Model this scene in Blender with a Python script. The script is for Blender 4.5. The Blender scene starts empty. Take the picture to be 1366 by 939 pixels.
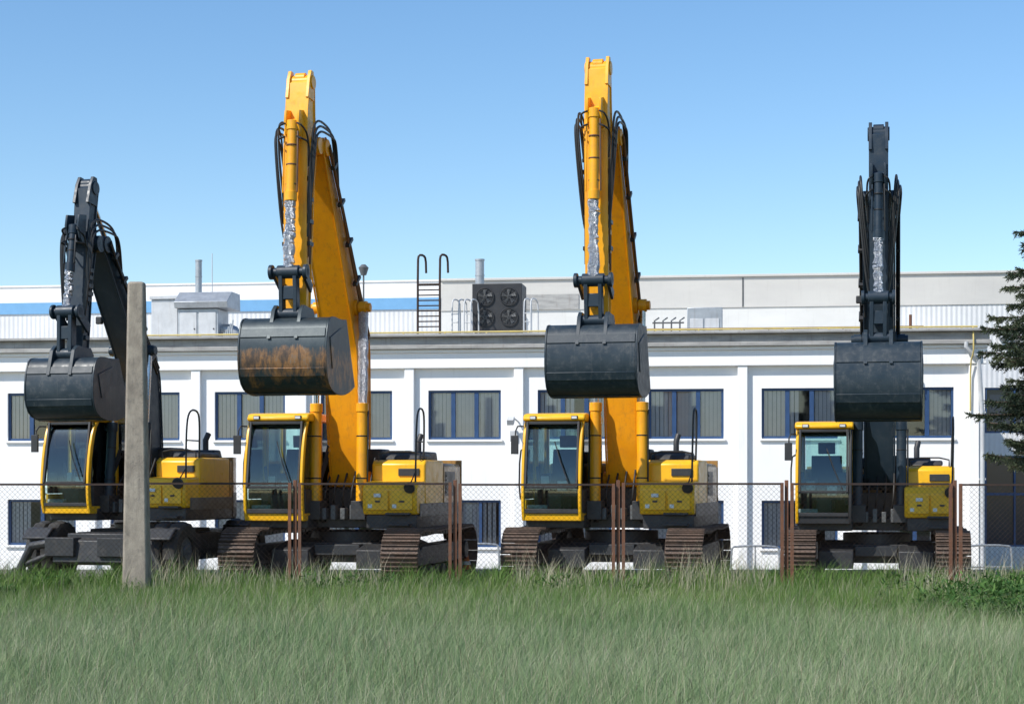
import bpy, math, random
import numpy as np
from mathutils import Vector, Matrix
random.seed(7); rng=np.random.default_rng(7)
scene=bpy.context.scene
COL=scene.collection
scene.view_settings.view_transform='Standard'
scene.view_settings.look='None'
scene.view_settings.exposure=0

# ---------------------------------------------------------------- materials
def newmat(name):
    m=bpy.data.materials.new(name); m.use_nodes=True
    nt=m.node_tree; b=nt.nodes['Principled BSDF']
    return m,nt,b
def N(nt,t,**kw):
    n=nt.nodes.new(t)
    for k,v in kw.items(): setattr(n,k,v)
    return n
def ramp(nt,src,stops):
    r=N(nt,'ShaderNodeValToRGB')
    while len(r.color_ramp.elements)<len(stops): r.color_ramp.elements.new(0.5)
    for e,(p,c) in zip(r.color_ramp.elements,stops):
        e.position=p; e.color=(c[0],c[1],c[2],1) if hasattr(c,'__len__') else (c,c,c,1)
    nt.links.new(src,r.inputs[0]); return r
def noise(nt,scale,detail=6,rough=.6,coord='Object',sc=None,dist=0):
    tc=N(nt,'ShaderNodeTexCoord'); n=N(nt,'ShaderNodeTexNoise')
    n.inputs['Scale'].default_value=scale; n.inputs['Detail'].default_value=detail
    n.inputs['Roughness'].default_value=rough; n.inputs['Distortion'].default_value=dist
    if sc:
        mp=N(nt,'ShaderNodeMapping'); mp.inputs['Scale'].default_value=sc
        nt.links.new(tc.outputs[coord],mp.inputs[0]); nt.links.new(mp.outputs[0],n.inputs['Vector'])
    else: nt.links.new(tc.outputs[coord],n.inputs['Vector'])
    return n
def mixc(nt,fac,a,b):
    m=N(nt,'ShaderNodeMix',data_type='RGBA')
    if fac is not None:
        if isinstance(fac,(int,float)): m.inputs[0].default_value=fac
        else: nt.links.new(fac,m.inputs[0])
    for i,v in ((6,a),(7,b)):
        if isinstance(v,tuple): m.inputs[i].default_value=(v[0],v[1],v[2],1)
        else: nt.links.new(v,m.inputs[i])
    return m.outputs[2]
def bump(nt,b,src,strength,dist=.01):
    bp=N(nt,'ShaderNodeBump'); bp.inputs['Strength'].default_value=strength; bp.inputs['Distance'].default_value=dist
    nt.links.new(src,bp.inputs['Height']); nt.links.new(bp.outputs[0],b.inputs['Normal'])
def simple(name,c1,c2=None,rough=.5,metal=0,scale=4,bstr=0,bscale=40,sc=None,lo=.35,hi=.7,dust=None,spec=None,streak=None):
    m,nt,b=newmat(name)
    c2=c2 or tuple(x*.8 for x in c1)
    n=noise(nt,scale,sc=sc)
    r=ramp(nt,n.outputs['Fac'],[(lo,c1),(hi,c2)])
    col=r.outputs[0]
    if dust:
        n2=noise(nt,9,8,.75); r2=ramp(nt,n2.outputs['Fac'],[(.52,0),(.75,dust[1])])
        col=mixc(nt,r2.outputs[0],col,dust[0])
    if streak:
        n4=noise(nt,7,8,.75,sc=(1.6,1.6,.14)); r4=ramp(nt,n4.outputs['Fac'],[(.54,0),(.72,streak[1])])
        col=mixc(nt,r4.outputs[0],col,streak[0])
    nt.links.new(col,b.inputs['Base Color'])
    b.inputs['Metallic'].default_value=metal
    if spec is not None: b.inputs['Specular IOR Level'].default_value=spec
    nr=noise(nt,scale*3); rr=ramp(nt,nr.outputs['Fac'],[(.3,max(0,rough-.08)),(.7,min(1,rough+.14))])
    nt.links.new(rr.outputs[0],b.inputs['Roughness'])
    if bstr:
        n3=noise(nt,bscale); bump(nt,b,n3.outputs['Fac'],bstr)
    return m
YEL=simple('yellow_paint',(.92,.42,.006),(.82,.33,.006),rough=.36,scale=2.2,dust=((.34,.17,.06),.35),streak=((.30,.12,.03),.35))
YBOOM=simple('boom_shaded_yellow',(.88,.37,.006),(.76,.28,.006),rough=.42,scale=1.6,dust=((.30,.13,.04),.45),streak=((.26,.10,.025),.5),spec=.3)  # boom copy of the yellow, deepened to paint in its shade
YEL2=simple('yellow_paint_body',(.92,.50,.010),(.84,.41,.008),rough=.33,scale=2.2,dust=((.36,.2,.07),.3),streak=((.30,.14,.04),.25))
YSHADE=simple('weathered_shaded_yellow',(.50,.27,.07),(.32,.18,.065),rough=.28,scale=2,dust=((.2,.15,.1),.5),streak=((.09,.06,.045),.7))  # body yellow browned so its colour holds the side's shade, plus dust and streaks
SLATE=simple('slate_paint',(.013,.026,.043),(.020,.034,.050),rough=.42,scale=3,dust=((.09,.095,.10),.3),spec=.4)
DARK=simple('dark_grey_paint',(.022,.025,.030),(.038,.038,.04),rough=.5,scale=4,dust=((.12,.10,.08),.5))
GREYP=simple('grey_paint',(.12,.125,.13),(.075,.078,.08),rough=.45,scale=3,dust=((.22,.19,.15),.4))
RUB=simple('rubber',(.018,.018,.018),(.04,.038,.035),rough=.7,scale=6,dust=((.10,.09,.075),.5))
HOSE=simple('hose_rubber',(.012,.012,.013),(.02,.02,.02),rough=.45,scale=6)
SEAT=simple('seat_fabric',(.04,.042,.046),(.07,.07,.075),rough=.8)
CHROME=simple('chrome_rod',(.55,.55,.56),(.4,.38,.35),rough=.22,metal=1)
PIPEB=simple('brown_pipe',(.16,.07,.03),(.08,.045,.03),rough=.45,scale=8)
SHOE=simple('track_steel',(.14,.09,.065),(.065,.048,.04),rough=.6,metal=.3,scale=7,bstr=.4,dust=((.26,.18,.12),.55))
RUST=simple('rusty_iron',(.20,.085,.045),(.10,.05,.034),rough=.85,scale=9,bstr=.5,dust=((.28,.18,.12),.6))
RAILM=simple('dark_rusty_rail',(.05,.028,.022),(.035,.024,.02),rough=.85,scale=9)
WIRE=simple('weathered_wire',(.055,.038,.03),(.04,.03,.026),rough=.9,scale=3,spec=.1)
STICKR=simple('white_sticker',(.75,.75,.72),(.7,.7,.68),rough=.4)
def foilmat():
    m,nt,b=newmat('foil_wrap')
    b.inputs['Metallic'].default_value=.9; b.inputs['Roughness'].default_value=.28
    n=noise(nt,28,4,.7,dist=1.5); r=ramp(nt,n.outputs['Fac'],[(.35,(.35,.36,.4)),(.6,(.85,.87,.92))])
    nt.links.new(r.outputs[0],b.inputs['Base Color']); bump(nt,b,n.outputs['Fac'],1,.06); return m
FOIL=foilmat()
def bucket_rust():
    m,nt,b=newmat('worn_bucket_paint')
    tc=N(nt,'ShaderNodeTexCoord'); sp=N(nt,'ShaderNodeSeparateXYZ'); nt.links.new(tc.outputs['Object'],sp.inputs[0])
    mr=N(nt,'ShaderNodeMapRange'); mr.inputs[1].default_value=2.95; mr.inputs[2].default_value=4.05
    nt.links.new(sp.outputs['Z'],mr.inputs[0])
    band=ramp(nt,mr.outputs[0],[(.0,.26),(.15,.34),(.40,.44),(.55,.36),(.72,0.0)])
    n=noise(nt,4.5,10,.68,sc=(1.2,1,.28)); ad=N(nt,'ShaderNodeMath',operation='ADD'); nt.links.new(n.outputs['Fac'],ad.inputs[0]); nt.links.new(band.outputs[0],ad.inputs[1])
    fac=ramp(nt,ad.outputs[0],[(.80,0),(.92,1)])
    n2=noise(nt,8,10,.74,sc=(1.2,.5,.5)); rc=ramp(nt,n2.outputs['Fac'],[(.32,(.05,.038,.033)),(.45,(.12,.075,.05)),(.54,(.28,.14,.055)),(.64,(.20,.16,.13)),(.78,(.42,.37,.32))])
    n3=noise(nt,4,8,.7); dk=ramp(nt,n3.outputs['Fac'],[(.35,(.02,.033,.042)),(.7,(.05,.065,.07))])
    nt.links.new(mixc(nt,fac.outputs[0],dk.outputs[0],rc.outputs[0]),b.inputs['Base Color'])
    b.inputs['Roughness'].default_value=.42; b.inputs['Metallic'].default_value=.3
    bump(nt,b,n2.outputs['Fac'],.2); return m
BRUST=bucket_rust()
BUCK=simple('bucket_paint',(.014,.026,.038),(.030,.043,.055),rough=.4,scale=3,dust=((.18,.18,.175),.35),streak=((.12,.12,.118),.35),spec=.4)
def glassmat(name,tint,base=.08):
    m=bpy.data.materials.new(name); m.use_nodes=True; nt=m.node_tree; nt.nodes.clear()
    o=N(nt,'ShaderNodeOutputMaterial'); t=N(nt,'ShaderNodeBsdfTransparent'); t.inputs[0].default_value=(*tint,1)
    g=N(nt,'ShaderNodeBsdfGlossy'); g.inputs['Roughness'].default_value=.03
    f=N(nt,'ShaderNodeFresnel'); f.inputs[0].default_value=1.5
    a=N(nt,'ShaderNodeMath',operation='ADD'); a.inputs[1].default_value=base; nt.links.new(f.outputs[0],a.inputs[0])
    mx=N(nt,'ShaderNodeMixShader'); nt.links.new(a.outputs[0],mx.inputs[0]); nt.links.new(t.outputs[0],mx.inputs[1]); nt.links.new(g.outputs[0],mx.inputs[2])
    nt.links.new(mx.outputs[0],o.inputs[0]); return m
GLASS=glassmat('cab_glass',(.76,.88,.87),.03)
WGLASS=glassmat('window_glass',(.95,.96,.98),.02)
def wallmat():
    m,nt,b=newmat('white_plaster')
    n=noise(nt,1.4,8,.7,sc=(1,1,.4)); r=ramp(nt,n.outputs['Fac'],[(.3,(.92,.91,.89)),(.75,(.87,.86,.84))])
    n2=noise(nt,6,8,.7,sc=(1.5,1.5,.12)); r2=ramp(nt,n2.outputs['Fac'],[(.58,0),(.8,.35)])
    nt.links.new(mixc(nt,r2.outputs[0],r.outputs[0],(.6,.57,.53)),b.inputs['Base Color'])
    b.inputs['Roughness'].default_value=.85; n3=noise(nt,60); bump(nt,b,n3.outputs['Fac'],.15); return m
WALL=wallmat()
CORN=simple('grey_cornice',(.42,.41,.39),(.27,.265,.255),rough=.8,scale=2,sc=(1,1,6),streak=((.16,.12,.09),.5))
CONC=simple('upper_concrete',(.60,.58,.54),(.52,.50,.47),rough=.85,scale=.9,sc=(.5,1,1.5),bstr=.1,streak=((.42,.40,.37),.3))
SMOOTH=simple('smooth_pale_render',(.70,.69,.66),(.62,.61,.58),rough=.8,scale=1.2,sc=(.5,1,1.5),streak=((.45,.43,.40),.3))
POLE=simple('pole_concrete',(.36,.31,.25),(.20,.17,.14),rough=.9,scale=7,sc=(1,1,.5),bstr=.7,bscale=60,dust=((.11,.1,.09),.7),streak=((.12,.11,.1),.6))
WHITEM=simple('white_cladding',(.84,.83,.82),(.78,.77,.76),rough=.5)
BLUES=simple('blue_stripe',(.17,.38,.62),(.15,.34,.56),rough=.5)
GALV=simple('galvanised',(.45,.47,.49),(.33,.35,.37),rough=.45,metal=.5,streak=((.25,.22,.2),.5))
LGREY=simple('light_grey_metal',(.58,.59,.60),(.46,.47,.48),rough=.5,streak=((.3,.27,.24),.4))
BLACKM=simple('black_metal',(.02,.021,.024),(.035,.035,.038),rough=.5)
FRAMEB=simple('navy_frame',(.03,.075,.18),(.02,.055,.14),rough=.4)
YPIPE=simple('yellow_gas_pipe',(.62,.48,.14),(.45,.36,.16),rough=.5)
ORANGE=simple('orange_plastic',(.75,.16,.03),(.6,.12,.02),rough=.5)
LAMPW=simple('lamp_lens',(.7,.72,.74),rough=.15)
def corrug(name,c,scale):
    m,nt,b=newmat(name)
    tc=N(nt,'ShaderNodeTexCoord'); w=N(nt,'ShaderNodeTexWave'); w.inputs['Scale'].default_value=scale
    w.bands_direction='X'; nt.links.new(tc.outputs['Object'],w.inputs['Vector'])
    n=noise(nt,1,5); r=ramp(nt,n.outputs['Fac'],[(.3,c),(.7,tuple(x*.85 for x in c))])
    nt.links.new(r.outputs[0],b.inputs['Base Color']); b.inputs['Roughness'].default_value=.5
    bump(nt,b,w.outputs['Color'],.5,.02); return m
CORR=corrug('corrugated_cladding',(.72,.72,.72),2.4)
BLS=simple('blind_fabric',(.82,.78,.72),(.74,.70,.64),rough=.9)
def darkwin():
    m,nt,b=newmat('tinted_glazing'); b.inputs['Base Color'].default_value=(.012,.02,.04,1); b.inputs['Roughness'].default_value=.12; return m
DWIN=darkwin()

# ---------------------------------------------------------------- mesh builder
class MB:
    def __init__(s): s.v=[];s.f=[];s.m=[]
    def add(s,vs,fs,m=0):
        o=len(s.v); s.v+= [tuple(v) for v in vs]; s.f+=[tuple(i+o for i in f) for f in fs]; s.m+=[m]*len(fs); return s
    def box(s,x0,x1,y0,y1,z0,z1,m=0):
        return s.add([(x0,y0,z0),(x1,y0,z0),(x1,y1,z0),(x0,y1,z0),(x0,y0,z1),(x1,y0,z1),(x1,y1,z1),(x0,y1,z1)],
          [(0,3,2,1),(4,5,6,7),(0,1,5,4),(1,2,6,5),(2,3,7,6),(3,0,4,7)],m)
    def obox(s,c,sx,sy,sz,M,m=0):
        vs=[]
        for z in(-.5,.5):
            for x,y in((-.5,-.5),(.5,-.5),(.5,.5),(-.5,.5)):
                vs.append(Vector(c)+M@Vector((x*sx,y*sy,z*sz)))
        return s.add(vs,[(0,3,2,1),(4,5,6,7),(0,1,5,4),(1,2,6,5),(2,3,7,6),(3,0,4,7)],m)
    def prism(s,prof,x0,x1,m=0):   # profile (forward,z); forward = -y
        n=len(prof); vs=[(x0,-f,z) for f,z in prof]+[(x1,-f,z) for f,z in prof]
        fs=[tuple(range(n)),tuple(range(2*n-1,n-1,-1))]+[(i,(i+1)%n,(i+1)%n+n,i+n) for i in range(n)]
        return s.add(vs,fs,m)
    def strip(s,A,B,x0,x1,m=0):
        n=len(A)
        vs=[(x0,-f,z) for f,z in A]+[(x0,-f,z) for f,z in B]+[(x1,-f,z) for f,z in A]+[(x1,-f,z) for f,z in B]
        fs=[]
        for i in range(n-1):
            fs+=[(i,i+1,n+i+1,n+i),(2*n+i,3*n+i,3*n+i+1,2*n+i+1),(i,2*n+i,2*n+i+1,i+1),(n+i,n+i+1,3*n+i+1,3*n+i)]
        fs+=[(0,n,3*n,2*n),(n-1,3*n-1,4*n-1,2*n-1)]
        return s.add(vs,fs,m)
    def prismz(s,poly,z0,z1,m=0):
        n=len(poly); vs=[(x,y,z0) for x,y in poly]+[(x,y,z1) for x,y in poly]
        fs=[tuple(range(n-1,-1,-1)),tuple(range(n,2*n))]+[(i,(i+1)%n,(i+1)%n+n,i+n) for i in range(n)]
        return s.add(vs,fs,m)
    def cyl(s,p0,p1,r0,m=0,r1=None,n=16,caps=True):
        r1=r0 if r1 is None else r1
        p0=Vector(p0);p1=Vector(p1); d=(p1-p0).normalized()
        a=d.orthogonal().normalized(); b=d.cross(a)
        vs=[]
        for p,r in((p0,r0),(p1,r1)):
            for i in range(n):
                t=2*math.pi*i/n; vs.append(p+a*math.cos(t)*r+b*math.sin(t)*r)
        fs=[(i,(i+1)%n,(i+1)%n+n,i+n) for i in range(n)]
        if caps: fs+=[tuple(range(n-1,-1,-1)),tuple(range(n,2*n))]
        return s.add(vs,fs,m)
    def tube(s,pts,r,m=0,n=8,smooth=0):
        P=[Vector(p) for p in pts]
        for _ in range(smooth):
            Q=[P[0]]
            for i in range(len(P)-1):
                Q+= [P[i]*.75+P[i+1]*.25, P[i]*.25+P[i+1]*.75]
            Q.append(P[-1]); P=Q
        a=None; vs=[]
        for i,p in enumerate(P):
            d=(P[min(i+1,len(P)-1)]-P[max(i-1,0)]).normalized()
            if a is None: a=d.orthogonal().normalized()
            else: a=(a-d*a.dot(d)).normalized()
            b=d.cross(a)
            for k in range(n):
                t=2*math.pi*k/n; vs.append(p+a*math.cos(t)*r+b*math.sin(t)*r)
        fs=[]
        for i in range(len(P)-1):
            for k in range(n): fs.append((i*n+k,i*n+(k+1)%n,(i+1)*n+(k+1)%n,(i+1)*n+k))
        L=(len(P)-1)*n
        fs+=[tuple(range(n-1,-1,-1)),tuple(range(L,L+n))]
        return s.add(vs,fs,m)
    def mesh(s,name,mats):
        me=bpy.data.meshes.new(name); me.from_pydata(s.v,[],s.f)
        for m in mats: me.materials.append(m)
        me.polygons.foreach_set('material_index',s.m)
        import bmesh
        bm=bmesh.new(); bm.from_mesh(me); bmesh.ops.recalc_face_normals(bm,faces=bm.faces); bm.to_mesh(me); bm.free()
        me.polygons.foreach_set('use_smooth',[True]*len(me.polygons))
        me.set_sharp_from_angle(angle=math.radians(32)); me.update(); return me
def obj(name,me,parent=None,loc=(0,0,0),label=None,cat=None,bevel=0,group=None,kind=None):
    o=bpy.data.objects.new(name,me); COL.objects.link(o); o.location=loc
    if parent: o.parent=parent
    if label: o['label']=label
    if cat: o['category']=cat
    if group: o['group']=group
    if kind: o['kind']=kind
    if bevel:
        b=o.modifiers.new('Bevel','BEVEL'); b.width=bevel; b.segments=2; b.limit_method='ANGLE'; b.angle_limit=math.radians(35)
        b.harden_normals=False
    return o
def mk(name,mb,mats,parent=None,**kw):
    return obj(name,mb.mesh(name,mats),parent,**kw)
def empty(name,loc,rotz,label,cat,group=None):
    o=bpy.data.objects.new(name,None); COL.objects.link(o); o.location=loc; o.rotation_euler=(0,0,rotz)
    o['label']=label; o['category']=cat
    if group: o['group']=group
    return o

# ---------------------------------------------------------------- camera / light
cam=bpy.data.cameras.new('camera'); co=bpy.data.objects.new('camera',cam); COL.objects.link(co)
EYE=1.6
co.location=(0,0,EYE); co.rotation_euler=(math.pi/2,0,0)
cam.sensor_width=36; cam.lens=36*2400/1366; cam.shift_y=(643-469.5)/1366; cam.clip_end=3000
scene.camera=co
sdir=Vector((-.55,-.43,.715)).normalized()
sun=bpy.data.lights.new('sun','SUN'); sun.energy=5.0; sun.angle=math.radians(.5); sun.color=(1,.96,.89)
so=bpy.data.objects.new('sun',sun); COL.objects.link(so); so.rotation_euler=sdir.to_track_quat('Z','Y').to_euler()
w=bpy.data.worlds.new('World'); scene.world=w; w.use_nodes=True; nt=w.node_tree
sky=N(nt,'ShaderNodeTexSky'); sky.sky_type='NISHITA'; sky.sun_disc=False
sky.sun_elevation=math.asin(sdir.z); sky.sun_rotation=math.atan2(sdir.x,sdir.y)%(2*math.pi)
sky.air_density=1.0; sky.dust_density=.3; sky.ozone_density=2.0
hs_=N(nt,'ShaderNodeHueSaturation'); hs_.inputs['Saturation'].default_value=1.2; hs_.inputs['Value'].default_value=1.13
nt.links.new(sky.outputs[0],hs_.inputs['Color'])
nt.links.new(hs_.outputs[0],nt.nodes['Background'].inputs[0]); nt.nodes['Background'].inputs[1].default_value=.15

# ---------------------------------------------------------------- terrain
def hgt(x,y):
    h=np.where(y<33,0,np.where(y<40,-.85*(y-33)/7,-.85))
    h=h+.03*np.sin(x*.8+1)*np.sin(y*.7)*(y<25)+0.04*np.sin(x*.27+2)*(y<26)
    return h
xs=np.concatenate([np.linspace(-900,-30,12),np.linspace(-28,28,100),np.linspace(30,900,12)])
ys=np.concatenate([np.linspace(-60,-4,8),np.linspace(0,42,85),np.linspace(45,60,5),np.linspace(80,2500,10)])
X,Y=np.meshgrid(xs,ys); Z=hgt(X,Y); nx=len(xs); ny=len(ys)
vs=np.stack([X,Y,Z],-1).reshape(-1,3).tolist()
fs=[(j*nx+i,j*nx+i+1,(j+1)*nx+i+1,(j+1)*nx+i) for j in range(ny-1) for i in range(nx-1)]
me=bpy.data.meshes.new('ground'); me.from_pydata(vs,[],fs)
m,nt,b=newmat('ground_soil')
tc=N(nt,'ShaderNodeTexCoord'); sp=N(nt,'ShaderNodeSeparateXYZ'); nt.links.new(tc.outputs['Object'],sp.inputs[0])
n=noise(nt,1.2,8,.7); n2=noise(nt,14,6,.7)
g1=ramp(nt,n2.outputs['Fac'],[(.3,(.06,.085,.03)),(.7,(.14,.16,.07))]); g2=ramp(nt,n2.outputs['Fac'],[(.3,(.13,.12,.10)),(.7,(.24,.22,.19))])
ad=N(nt,'ShaderNodeMath',operation='MULTIPLY_ADD'); ad.inputs[1].default_value=1.5; nt.links.new(n.outputs['Fac'],ad.inputs[0]); nt.links.new(sp.outputs['Y'],ad.inputs[2])
mr=N(nt,'ShaderNodeMapRange'); mr.inputs[1].default_value=28.2; mr.inputs[2].default_value=29; nt.links.new(ad.outputs[0],mr.inputs[0])
nt.links.new(mixc(nt,mr.outputs[0],g1.outputs[0],g2.outputs[0]),b.inputs['Base Color']); b.inputs['Roughness'].default_value=.95
bump(nt,b,n2.outputs['Fac'],.5,.03)
me.materials.append(m); me.polygons.foreach_set('use_smooth',[True]*len(me.polygons)); obj('ground',me,kind='structure')

# ---------------------------------------------------------------- grass
def patch(x,y,s=0):
    return (np.sin(x*.9+1.3+s)*np.sin(y*.6+.4*x+s)+.6*np.sin(x*2.3-y*1.1+2*s)+.5*np.sin(x*.37+y*1.9+s*3)+.4*np.sin(5.1*x+3.3*y+s))/2.5
def blades(name,n,y0,y1,hmin,hmax,wd,lean,mat,kind_pow=1.0,label='tall meadow grass',maskf=None,clump=0,crad=.10):
    u=rng.random(n); y=y0+(y1-y0)*u**kind_pow
    hw=.31*y+1.2
    x=(rng.random(n)*2-1)*hw
    la=rng.random(n)*2*np.pi
    if clump:
        nc=n//clump; ci=rng.integers(0,nc,n); cx=x[:nc][ci]; cy=y[:nc][ci]; ca=rng.random(nc)[ci]
        rr=crad*rng.random(n)**.7; ang=rng.random(n)*2*np.pi
        x=cx+rr*np.cos(ang); y=cy+rr*np.sin(ang); la=ang
        hc=.6+.8*ca
    else: hc=np.ones(n)
    if maskf is not None:
        k=maskf(x,y,n); x=x[k]; y=y[k]; la=la[k]; hc=hc[k]; n=len(x)
    z=hgt(x,y)-.02
    p=patch(x,y)
    h=(hmin+(hmax-hmin)*rng.random(n)**1.4)*(1+.30*p)*hc
    a=rng.random(n)*2*np.pi; dx=np.cos(a); dy=np.sin(a)
    ll=h*lean*(.3+rng.random(n))
    lx=np.cos(la)*ll+.03; ly=np.sin(la)*ll
    wv=wd*(.7+.6*rng.random(n))*(.70+y/50)
    V=np.zeros((n,5,3),np.float32)
    def setv(i,fx,t,ww): 
        V[:,i,0]=x+fx*dx*ww*.5+lx*t*t; V[:,i,1]=y+fx*dy*ww*.5+ly*t*t; V[:,i,2]=z+h*t*(1-.12*t)
    setv(0,-1,0,wv);setv(1,1,0,wv);setv(2,-1,.55,wv*.8);setv(3,1,.55,wv*.8);setv(4,0,1,wv)
    T=np.array([0,1,3,0,3,2,2,3,4]); L=(T[None,:]+5*np.arange(n)[:,None]).astype(np.int32).ravel()
    me=bpy.data.meshes.new(name); me.vertices.add(5*n); me.vertices.foreach_set('co',V.ravel())
    me.loops.add(9*n); me.loops.foreach_set('vertex_index',L); me.polygons.add(3*n)
    me.polygons.foreach_set('loop_start',np.arange(0,9*n,3,dtype=np.int32)); 
    me.update(calc_edges=True); me.validate()
    at=me.attributes.new('tint','FLOAT','POINT')
    tint=np.clip(.5+.22*patch(x,y,2.0)+.30*(rng.random(n)-.5)*2,0,1)
    at.data.foreach_set('value',np.repeat(tint,5).astype(np.float32))
    me.materials.append(mat); return obj(name,me,kind='stuff',label=label)
def grassmat(name,stops,yfar=None,tr=.3):
    m=bpy.data.materials.new(name); m.use_nodes=True; nt=m.node_tree; nt.nodes.clear()
    o=N(nt,'ShaderNodeOutputMaterial'); at=N(nt,'ShaderNodeAttribute'); at.attribute_name='tint'
    r=ramp(nt,at.outputs['Fac'],stops); col=r.outputs[0]
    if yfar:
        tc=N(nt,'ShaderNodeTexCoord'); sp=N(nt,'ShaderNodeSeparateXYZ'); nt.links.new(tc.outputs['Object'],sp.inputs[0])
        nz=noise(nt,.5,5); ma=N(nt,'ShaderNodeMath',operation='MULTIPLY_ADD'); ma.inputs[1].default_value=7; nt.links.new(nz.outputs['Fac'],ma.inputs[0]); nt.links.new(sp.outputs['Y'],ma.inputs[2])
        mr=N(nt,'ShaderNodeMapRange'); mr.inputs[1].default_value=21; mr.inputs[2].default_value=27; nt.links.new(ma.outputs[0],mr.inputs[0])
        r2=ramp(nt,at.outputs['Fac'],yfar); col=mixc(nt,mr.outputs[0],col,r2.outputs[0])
    d=N(nt,'ShaderNodeBsdfPrincipled'); d.inputs['Roughness'].default_value=.6; d.inputs['Specular IOR Level'].default_value=.25; t=N(nt,'ShaderNodeBsdfTranslucent')
    nt.links.new(col,d.inputs['Base Color']); nt.links.new(col,t.inputs[0])
    mx=N(nt,'ShaderNodeMixShader'); mx.inputs[0].default_value=tr; nt.links.new(d.outputs[0],mx.inputs[1]); nt.links.new(t.outputs[0],mx.inputs[2]); nt.links.new(mx.outputs[0],o.inputs[0]); return m
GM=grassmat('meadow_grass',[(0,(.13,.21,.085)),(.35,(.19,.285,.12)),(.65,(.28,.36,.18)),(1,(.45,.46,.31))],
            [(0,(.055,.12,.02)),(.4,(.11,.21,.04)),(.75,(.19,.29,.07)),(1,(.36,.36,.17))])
SM=grassmat('dry_stalks',[(0,(.36,.32,.21)),(.5,(.50,.45,.32)),(1,(.64,.58,.44))])
DM=grassmat('dark_stalks',[(0,(.07,.07,.03)),(.5,(.13,.11,.06)),(1,(.22,.17,.10))])
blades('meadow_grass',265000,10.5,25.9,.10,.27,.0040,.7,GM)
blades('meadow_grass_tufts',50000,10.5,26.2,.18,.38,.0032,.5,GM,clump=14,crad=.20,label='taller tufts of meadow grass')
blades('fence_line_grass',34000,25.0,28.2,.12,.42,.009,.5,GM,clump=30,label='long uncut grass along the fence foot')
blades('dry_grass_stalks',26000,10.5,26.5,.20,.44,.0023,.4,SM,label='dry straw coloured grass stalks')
blades('dark_seed_stalks',3500,10.5,24,.30,.50,.0030,.5,DM,label='thin dark seed stalks in the grass')
def wmask(x,y,n):
    return (np.sin(x*1.7)*np.sin(x*.6+2)+.3*rng.random(n))>.15
blades('dry_weed_stalks',6500,24.8,27.4,.25,.80,.0055,.35,SM,label='dry brown weed stalks by the fence',maskf=wmask)

def weeds(name,spots,label):
    mb_v=[];mb_f=[];tint=[]
    for (cx,cy,R,H,n) in spots:
        for i in range(n):
            a=random.random()*6.283; r=R*math.sqrt(random.random()); x=cx+r*math.cos(a); y=cy+r*math.sin(a)*.7
            z=random.random()**.8*H*(1-.6*(r/R)**2)
            L=random.uniform(.05,.13); W=L*.28
            d=Vector((random.uniform(-1,1),random.uniform(-1,1),random.uniform(-.2,1.0))).normalized(); s=d.cross(Vector((random.uniform(-.5,.5),random.uniform(-.5,.5),1))).normalized()
            p=Vector((x,y,z)); o=len(mb_v)
            mb_v+= [tuple(p),tuple(p+d*L*.5+s*W*.5),tuple(p+d*L),tuple(p+d*L*.5-s*W*.5)]; mb_f.append((o,o+1,o+2,o+3)); tint+= [random.random()]*4
    me=bpy.data.meshes.new(name); me.from_pydata(mb_v,[],mb_f); at=me.attributes.new('tint','FLOAT','POINT'); at.data.foreach_set('value',tint)
    me.materials.append(WM); return obj(name,me,kind='stuff',label=label)
WM=grassmat('weed_leaves',[(0,(.03,.08,.015)),(.5,(.06,.14,.03)),(1,(.14,.24,.06))])
sp=[]
for i in range(22): sp.append((random.uniform(5.2,8.4),random.uniform(20,25.4),random.uniform(.35,.75),random.uniform(.25,.50),280))
for i in range(22): sp.append((random.uniform(-8,7.8),random.uniform(24.6,27),random.uniform(.2,.45),random.uniform(.15,.38),200))
weeds('leafy_weeds',sp,'leafy green weeds growing through the meadow grass')

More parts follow.
